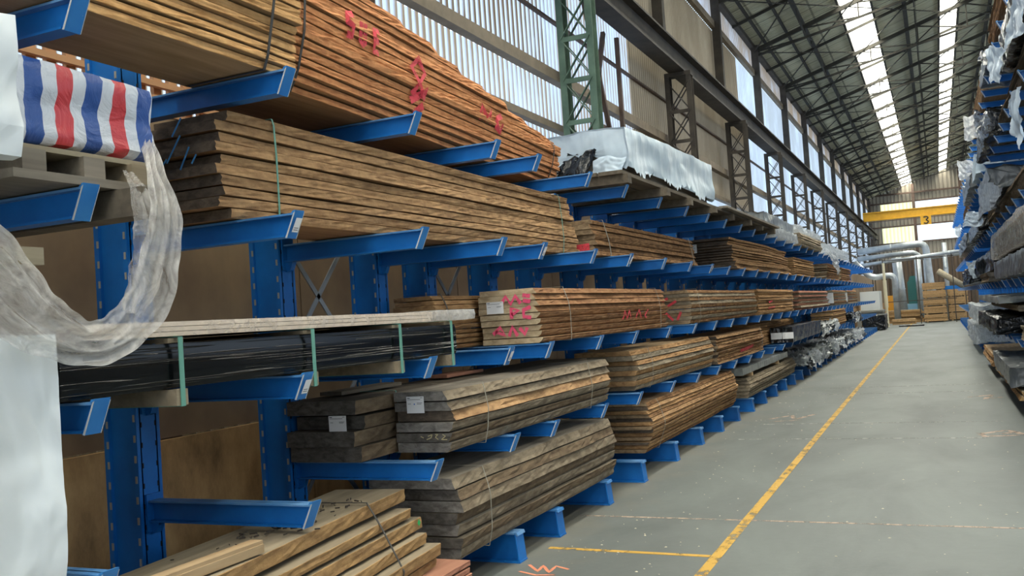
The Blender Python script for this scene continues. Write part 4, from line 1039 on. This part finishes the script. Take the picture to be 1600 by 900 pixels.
rwrap('black wrapped pack at the right, beyond the clear-wrapped one', BLACKW, 17, 24.5, 1.88, 2.3, 68, .82, amp=.05)
rwrap('black wrapped pack on the right rack in the distance, third row up', BLACKW, 26, 33, ZR[2], 2.2, 69, .7, amp=.08)
rpack('brown pack far down the right rack, third row up', 'brown', 34, 42, ZR[2], 8, .05)
# level 3 (2.72)
rpack('dark wide boards overhead on the right, above the clear-wrapped pack', 'darkbeam', 11, 17, ZR[3], 4, .06, .9)
rwrap('translucent grey sheet hanging from the third right level', DGREYW, 14.8, 17.8, 2.98, 3.35, 70, .72, amp=.05)
rwrap('black plastic-wrapped pack on the third right level', BLACKW, 20.5, 26, ZR[3], 3.1, 71, .78, amp=.05)
rpack('dark board pack on the third right level between wraps', 'darkbeam', 17.9, 20.4, ZR[3], 7, .05)
rwrap('grey-wrapped pack far down the third right level', DGREYW, 28, 36, ZR[3], 3.2, 72, .75, amp=.07)
# level 4 (3.87)
rpack('brown plank pack on the fourth right level, nearest', 'darkbeam', 10.6, 15.4, ZR[4], 4, .05, .95)
rwrap('shiny black crumpled wrap on the fourth right level', BLACKW, 15.6, 19.3, ZR[4]+.0, 4.35, 73, .8, amp=.07)
rwrap('white tarp over a pack on the fourth right level', WHITEB, 20.6, 22.6, 3.88, 4.3, 74, .84, amp=.03)
rwrap('dark plastic pack far along the fourth right level', DGREYW, 23.5, 28.5, ZR[4], 4.3, 75, .78, amp=.06)
rpack('brown packs at the far fourth right level', 'brown', 29, 36, ZR[4], 7, .05)
rwrap('black sheeted pack near the upper right corner of the photo', BLACKW, 10.0, 12.5, 4.12, 4.6, 76, .85, amp=.04)
# level 5 (5.0)
rpack('brown plank pack on the top right level, nearest the corner', 'brown', 12.8, 15.9, ZR[5], 9, .055, .9)
rwrap('dark folded sheet over the top right level', DGREYW, 16.0, 18.0, ZR[5], 5.3, 77, .9, amp=.04)
rpack('brown planks on the top right level, farther', 'oak', 18.2, 24, ZR[5], 7, .055)
def quad(lab, px, X, m, seed, amp=.04):
    c = [at(u, v, X) for u, v in px]; crumple('plastic_film', lab, m, c, seed=seed, amp=amp, n=14)
quad('white sheet corner hanging from the top right level', [(1547, 74), (1571, 70), (1570, 127), (1552, 129)], .76, WHITEB, 5)
quad('big white sheet hanging at the upper right corner', [(1590, -12), (1612, -12), (1606, 48), (1573, 80)], .74, WHITEB, 4)
quad('black plastic tuft beside the white hanging sheet at upper right', [(1536, 82), (1548, 74), (1550, 100), (1534, 96)], .76, BLACKW, 6)
quad('shiny black plastic ball of film at the right rack arms', [(1532, 174), (1556, 172), (1556, 212), (1533, 208)], .74, BLACKW, 7, .08)
quad('pale grey film panel left of the shiny black film at right', [(1509, 182), (1531, 178), (1531, 216), (1510, 220)], .78, FILMW, 8)
quad('white torn film hanging at the lower end of the third right level', [(1498, 250), (1526, 252), (1518, 282), (1502, 280)], .76, FILMW, 9)
quad('white sheet draped at the right edge of the fourth right level', [(1582, 160), (1602, 130), (1602, 230), (1592, 205)], .74, WHITEB, 10)
quad('grey translucent sheet hanging before the third right level', [(1540, 285), (1572, 290), (1560, 320), (1530, 345)], .74, DGREYW, 11)
quad('white film over pack at the third right level, far', [(1512, 332), (1540, 328), (1538, 352), (1506, 355)], .76, WHITEB, 12)
quad('white film hanging low between the far right levels', [(1512, 410), (1526, 408), (1528, 436), (1520, 430)], .74, WHITEB, 13)
quad('pale film bundle end at the far third right level', [(1494, 355), (1504, 350), (1503, 370), (1495, 368)], .76, FILMW, 14)

# ------------------------------------------------------------------ far end of the hall
cb = empty('overhead_crane', (0, 70, 0), label='yellow overhead crane girder with a number plate, far end', cat='crane')
q = MB(); q.box(-4.36, 12, -.3, .3, 6.88, 6.94); q.box(-4.36, 12, -.3, .3, 7.42, 7.48); q.box(-4.36, 12, -.18, .18, 6.94, 7.42); q.build('girder', YELLOW, cb)
q = MB(); q.box(-4.36, 12, -.5, -.45, 6.74, 6.79); q.box(-4.36, -4.3, -.5, -.2, 6.74, 6.94); q.build('cable_rail', BROWNST, cb)
q = MB(); q.box(-.68, -.02, -.52, -.48, 6.26, 6.9); pn = q.build('number_plate', YELLOW, cb)
q = MB(); T = lambda pts: [q.bar((-.35+a[0]*.32, -.535, 6.58+a[1]*.42), (-.35+b_[0]*.32, -.535, 6.58+b_[1]*.42), .03, .085) for a, b_ in zip(pts, pts[1:])]
T([(-.45, .45), (0, .55), (.4, .45), (.45, .25), (.0, .02), (.45, -.22), (.35, -.48), (0, -.58), (-.45, -.45)]); q.build('number', BLACKP, pn)
def duct(name, lab, pts, r, cat='duct', m=DUCT):
    # rounded bends
    P_ = [Vector(p) for p in pts]; out = [P_[0]]
    for i in range(1, len(P_)-1):
        a, b_, c = P_[i-1], P_[i], P_[i+1]; R_ = min(r*2.2, (a-b_).length*.45, (c-b_).length*.45)
        u = (a-b_).normalized()*R_; w = (c-b_).normalized()*R_
        for k in range(7):
            t = k/6; out.append(b_+u*(1-t)**2+w*t**2)
    out.append(P_[-1]); q = MB(); q.tube(out, r, 14); o = empty(name, pts[0], label=lab, cat=cat); k = q.build('duct_pipe', m, o, smooth=True); k.location = -o.location
    q = MB()
    for a, b_ in zip(P_, P_[1:]):
        L = (b_-a).length; n = int(L/1.5)
        for j in range(1, n): p = a+(b_-a)*j/n; d = (b_-a).normalized()*.04; q.tube([p-d, p+d], r*1.07, 14)
    if max(p[2] for p in pts)-min(p[2] for p in pts) < .8 or pts[-1][2] > .5:
        for px_ in ((-3.4, 1.9) if pts[0][0] < -4 else (pts[-1][0],)):
            w_ = MB(); zt_ = min(max(p[2] for p in pts), pts[0][2] if px_ < -3 else pts[-1][2]); w_.bar((px_, pts[-1][1], 0), (px_, pts[-1][1], zt_), .05); k = w_.build('support_post', DARKST, o); k.location = -o.location
    if q.v: k = q.build('flange', m, o); k.location = -o.location
    return o
duct('air_duct', 'upper grey duct crossing the aisle and dropping at the right', [(-4.2, 60, 4.35), (-.45, 60, 4.55), (-.35, 60, 2.6), (-.1, 59.6, 0)], .2)
duct('air_duct', 'middle grey duct crossing the hall below the upper one', [(-4.3, 61, 3.95), (-1.1, 61, 4.1), (-.7, 61, 3.7), (.5, 61, 3.8), (2.4, 61, 3.9)], .15)
duct('air_duct', 'long lower grey duct crossing the hall to the right racks', [(-4.2, 58.6, 3.45), (2.4, 58.6, 3.95)], .11)
duct('air_duct', 'duct elbow dropping beside the left rack end', [(-4.15, 56, 3.6), (-3.3, 56, 2.65), (-2.1, 56, 2.75), (-2.1, 56, 0)], .17)
duct('air_duct', 'tall vertical duct, left one of the shiny pair', [(-.98, 63, 4.0), (-.98, 63, 0)], .2)
duct('air_duct', 'tall vertical duct, wider right one of the shiny pair', [(-.45, 63.5, 4.0), (-.45, 63.5, 0)], .24)
duct('air_duct', 'tapering vertical duct behind the duct elbow', [(-2.15, 62, 3.9), (-1.95, 62, 0)], .28)
duct('air_duct', 'slim vertical duct near the right rack end', [(.55, 60.4, 4.5), (.55, 60.4, 0)], .13)
duct('air_duct', 'slanting tan hose duct falling toward the right racks', [(.1, 55.2, 2.75), (1.35, 54.9, 1.8)], .16, m=WD['dusty'][0])
q = MB(); q.tube([(-2.45, 52, 0), (-2.45, 52, 3.3)], .07, 10); q.tube([(-2.45, 52, 1.0), (-2.45, 52, 2.4)], .1, 10); tag(q.build('service_post', plain('cream_post', 'c9bfa0', .5)), 'cream upright pipe post at the left rack end', 'post')
mc = empty('machine', (-1.6, 64, 0), label='dark green machine between the vertical ducts', cat='machine')
q = MB(); q.box(-.1, .55, 0, 1.2, 1.0, 2.4); q.prism([(-.05, 2.4), (.5, 2.4), (.38, 2.75), (.08, 2.75)], 1, .1, 1.1); q.build('hopper', plain('dark_green_enamel', '1d5f5c', .4), mc)
q = MB(); q.box(-.3, .7, -.2, 1.4, 0, 1.0); q.build('body', plain('pale_blue_enamel', '7ba7c0', .4), mc)
q = MB(); q.box(-1.4, -.7, -.2, .5, .9, 1.6); q.box(-1.5,-.6,-.3,.6,.0,.9); tag(q.build('orange_cabinet', plain('orange_enamel', 'd89a30', .4), loc=(-1.6, 64, 0)), 'orange machine cabinet left of the dark green machine', 'machine')
bn = MB(); bn.box(-3.95, -2.6, 51.5, 54, .8, .9); bn.box(-3.9, -2.65, 51.6, 53.9, .0, .8); tag(bn.build('workbench', plain('grey_bench', '7a7a74', .6)), 'grey workbench at the far end of the left rack', 'table')
bn = MB(); bn.box(-3.9, -2.9, 54.8, 57.2, .0, 1.9); tag(bn.build('white_cabinet', plain('white_enamel', 'd6dad8', .4)), 'white machine casing behind the grey workbench', 'machine')
# fence rail
q = MB()
for x in (-2.6, -.9, .8): q.bar((x, 54.5, 0), (x, 54.5, 3.6), .05)
q.bar((-2.6, 54.5, 1.25), (.9, 54.5, 1.25), .04); q.bar((-2.6, 54.5, 3.5), (.9, 54.5, 3.5), .05)
tag(q.build('guard_frame', DARKST), 'thin dark tube frame in front of the far timber stacks', 'rail')
PY = [('fresh', -.75, 55.8, 1.15, 'tall stack of yellow timber blocks left of the aisle end'), ('pine', .5, 57.0, 1.0, 'tall stack of yellow timber blocks by the right rack end')]
for mk, x, y, w, lab in PY:
    z = .0; r_ = random.Random(int(y))
    for t in range(5 if mk == 'fresh' else 4):
        p = Pack('timber_pack', lab+['', ', second tier', ', third tier', ', fourth tier', ', topmost tier'][t], mk, y, y+3, z+.06, 4, .085, x+w, w, gap=.008, jit=.02, stag=.05)
        q = MB(); q.box(-w+.1, -w+.2, .05, 2.9, -.06, 0); q.box(-.2, -.1, .05, 2.9, -.06, 0); q.build('bearer', WD['tan'], p.root)
        z = p.top
q = MB(); q.box(-.0, 1.25, 0, 1.2, 0, .2); o = q.build('blue_crate', BLUE, loc=(.35, 57.1, z+.001)); tag(o, 'flat blue crate on top of the right-hand timber block stack', 'crate')
P = Pack('timber_pack', 'low wide pile of loose yellow boards across the aisle end', 'fresh', 57.4, 59.4, .0, 6, .11, -.85, 2.0, gap=.01, jit=.15, stag=.4)
P = Pack('timber_pack', 'reddish board pile behind the loose yellow boards', 'brown', 58.8, 60.4, .0, 3, .08, -2.95, 1.0, gap=.01, jit=.1, stag=.4)
P = Pack('timber_pack', 'short pale board bundle on the floor before the yellow pile', 'pine', 54.8, 55.6, .0, 2, .14, -1.15, 1.2, gap=.01, jit=.05, stag=.1)
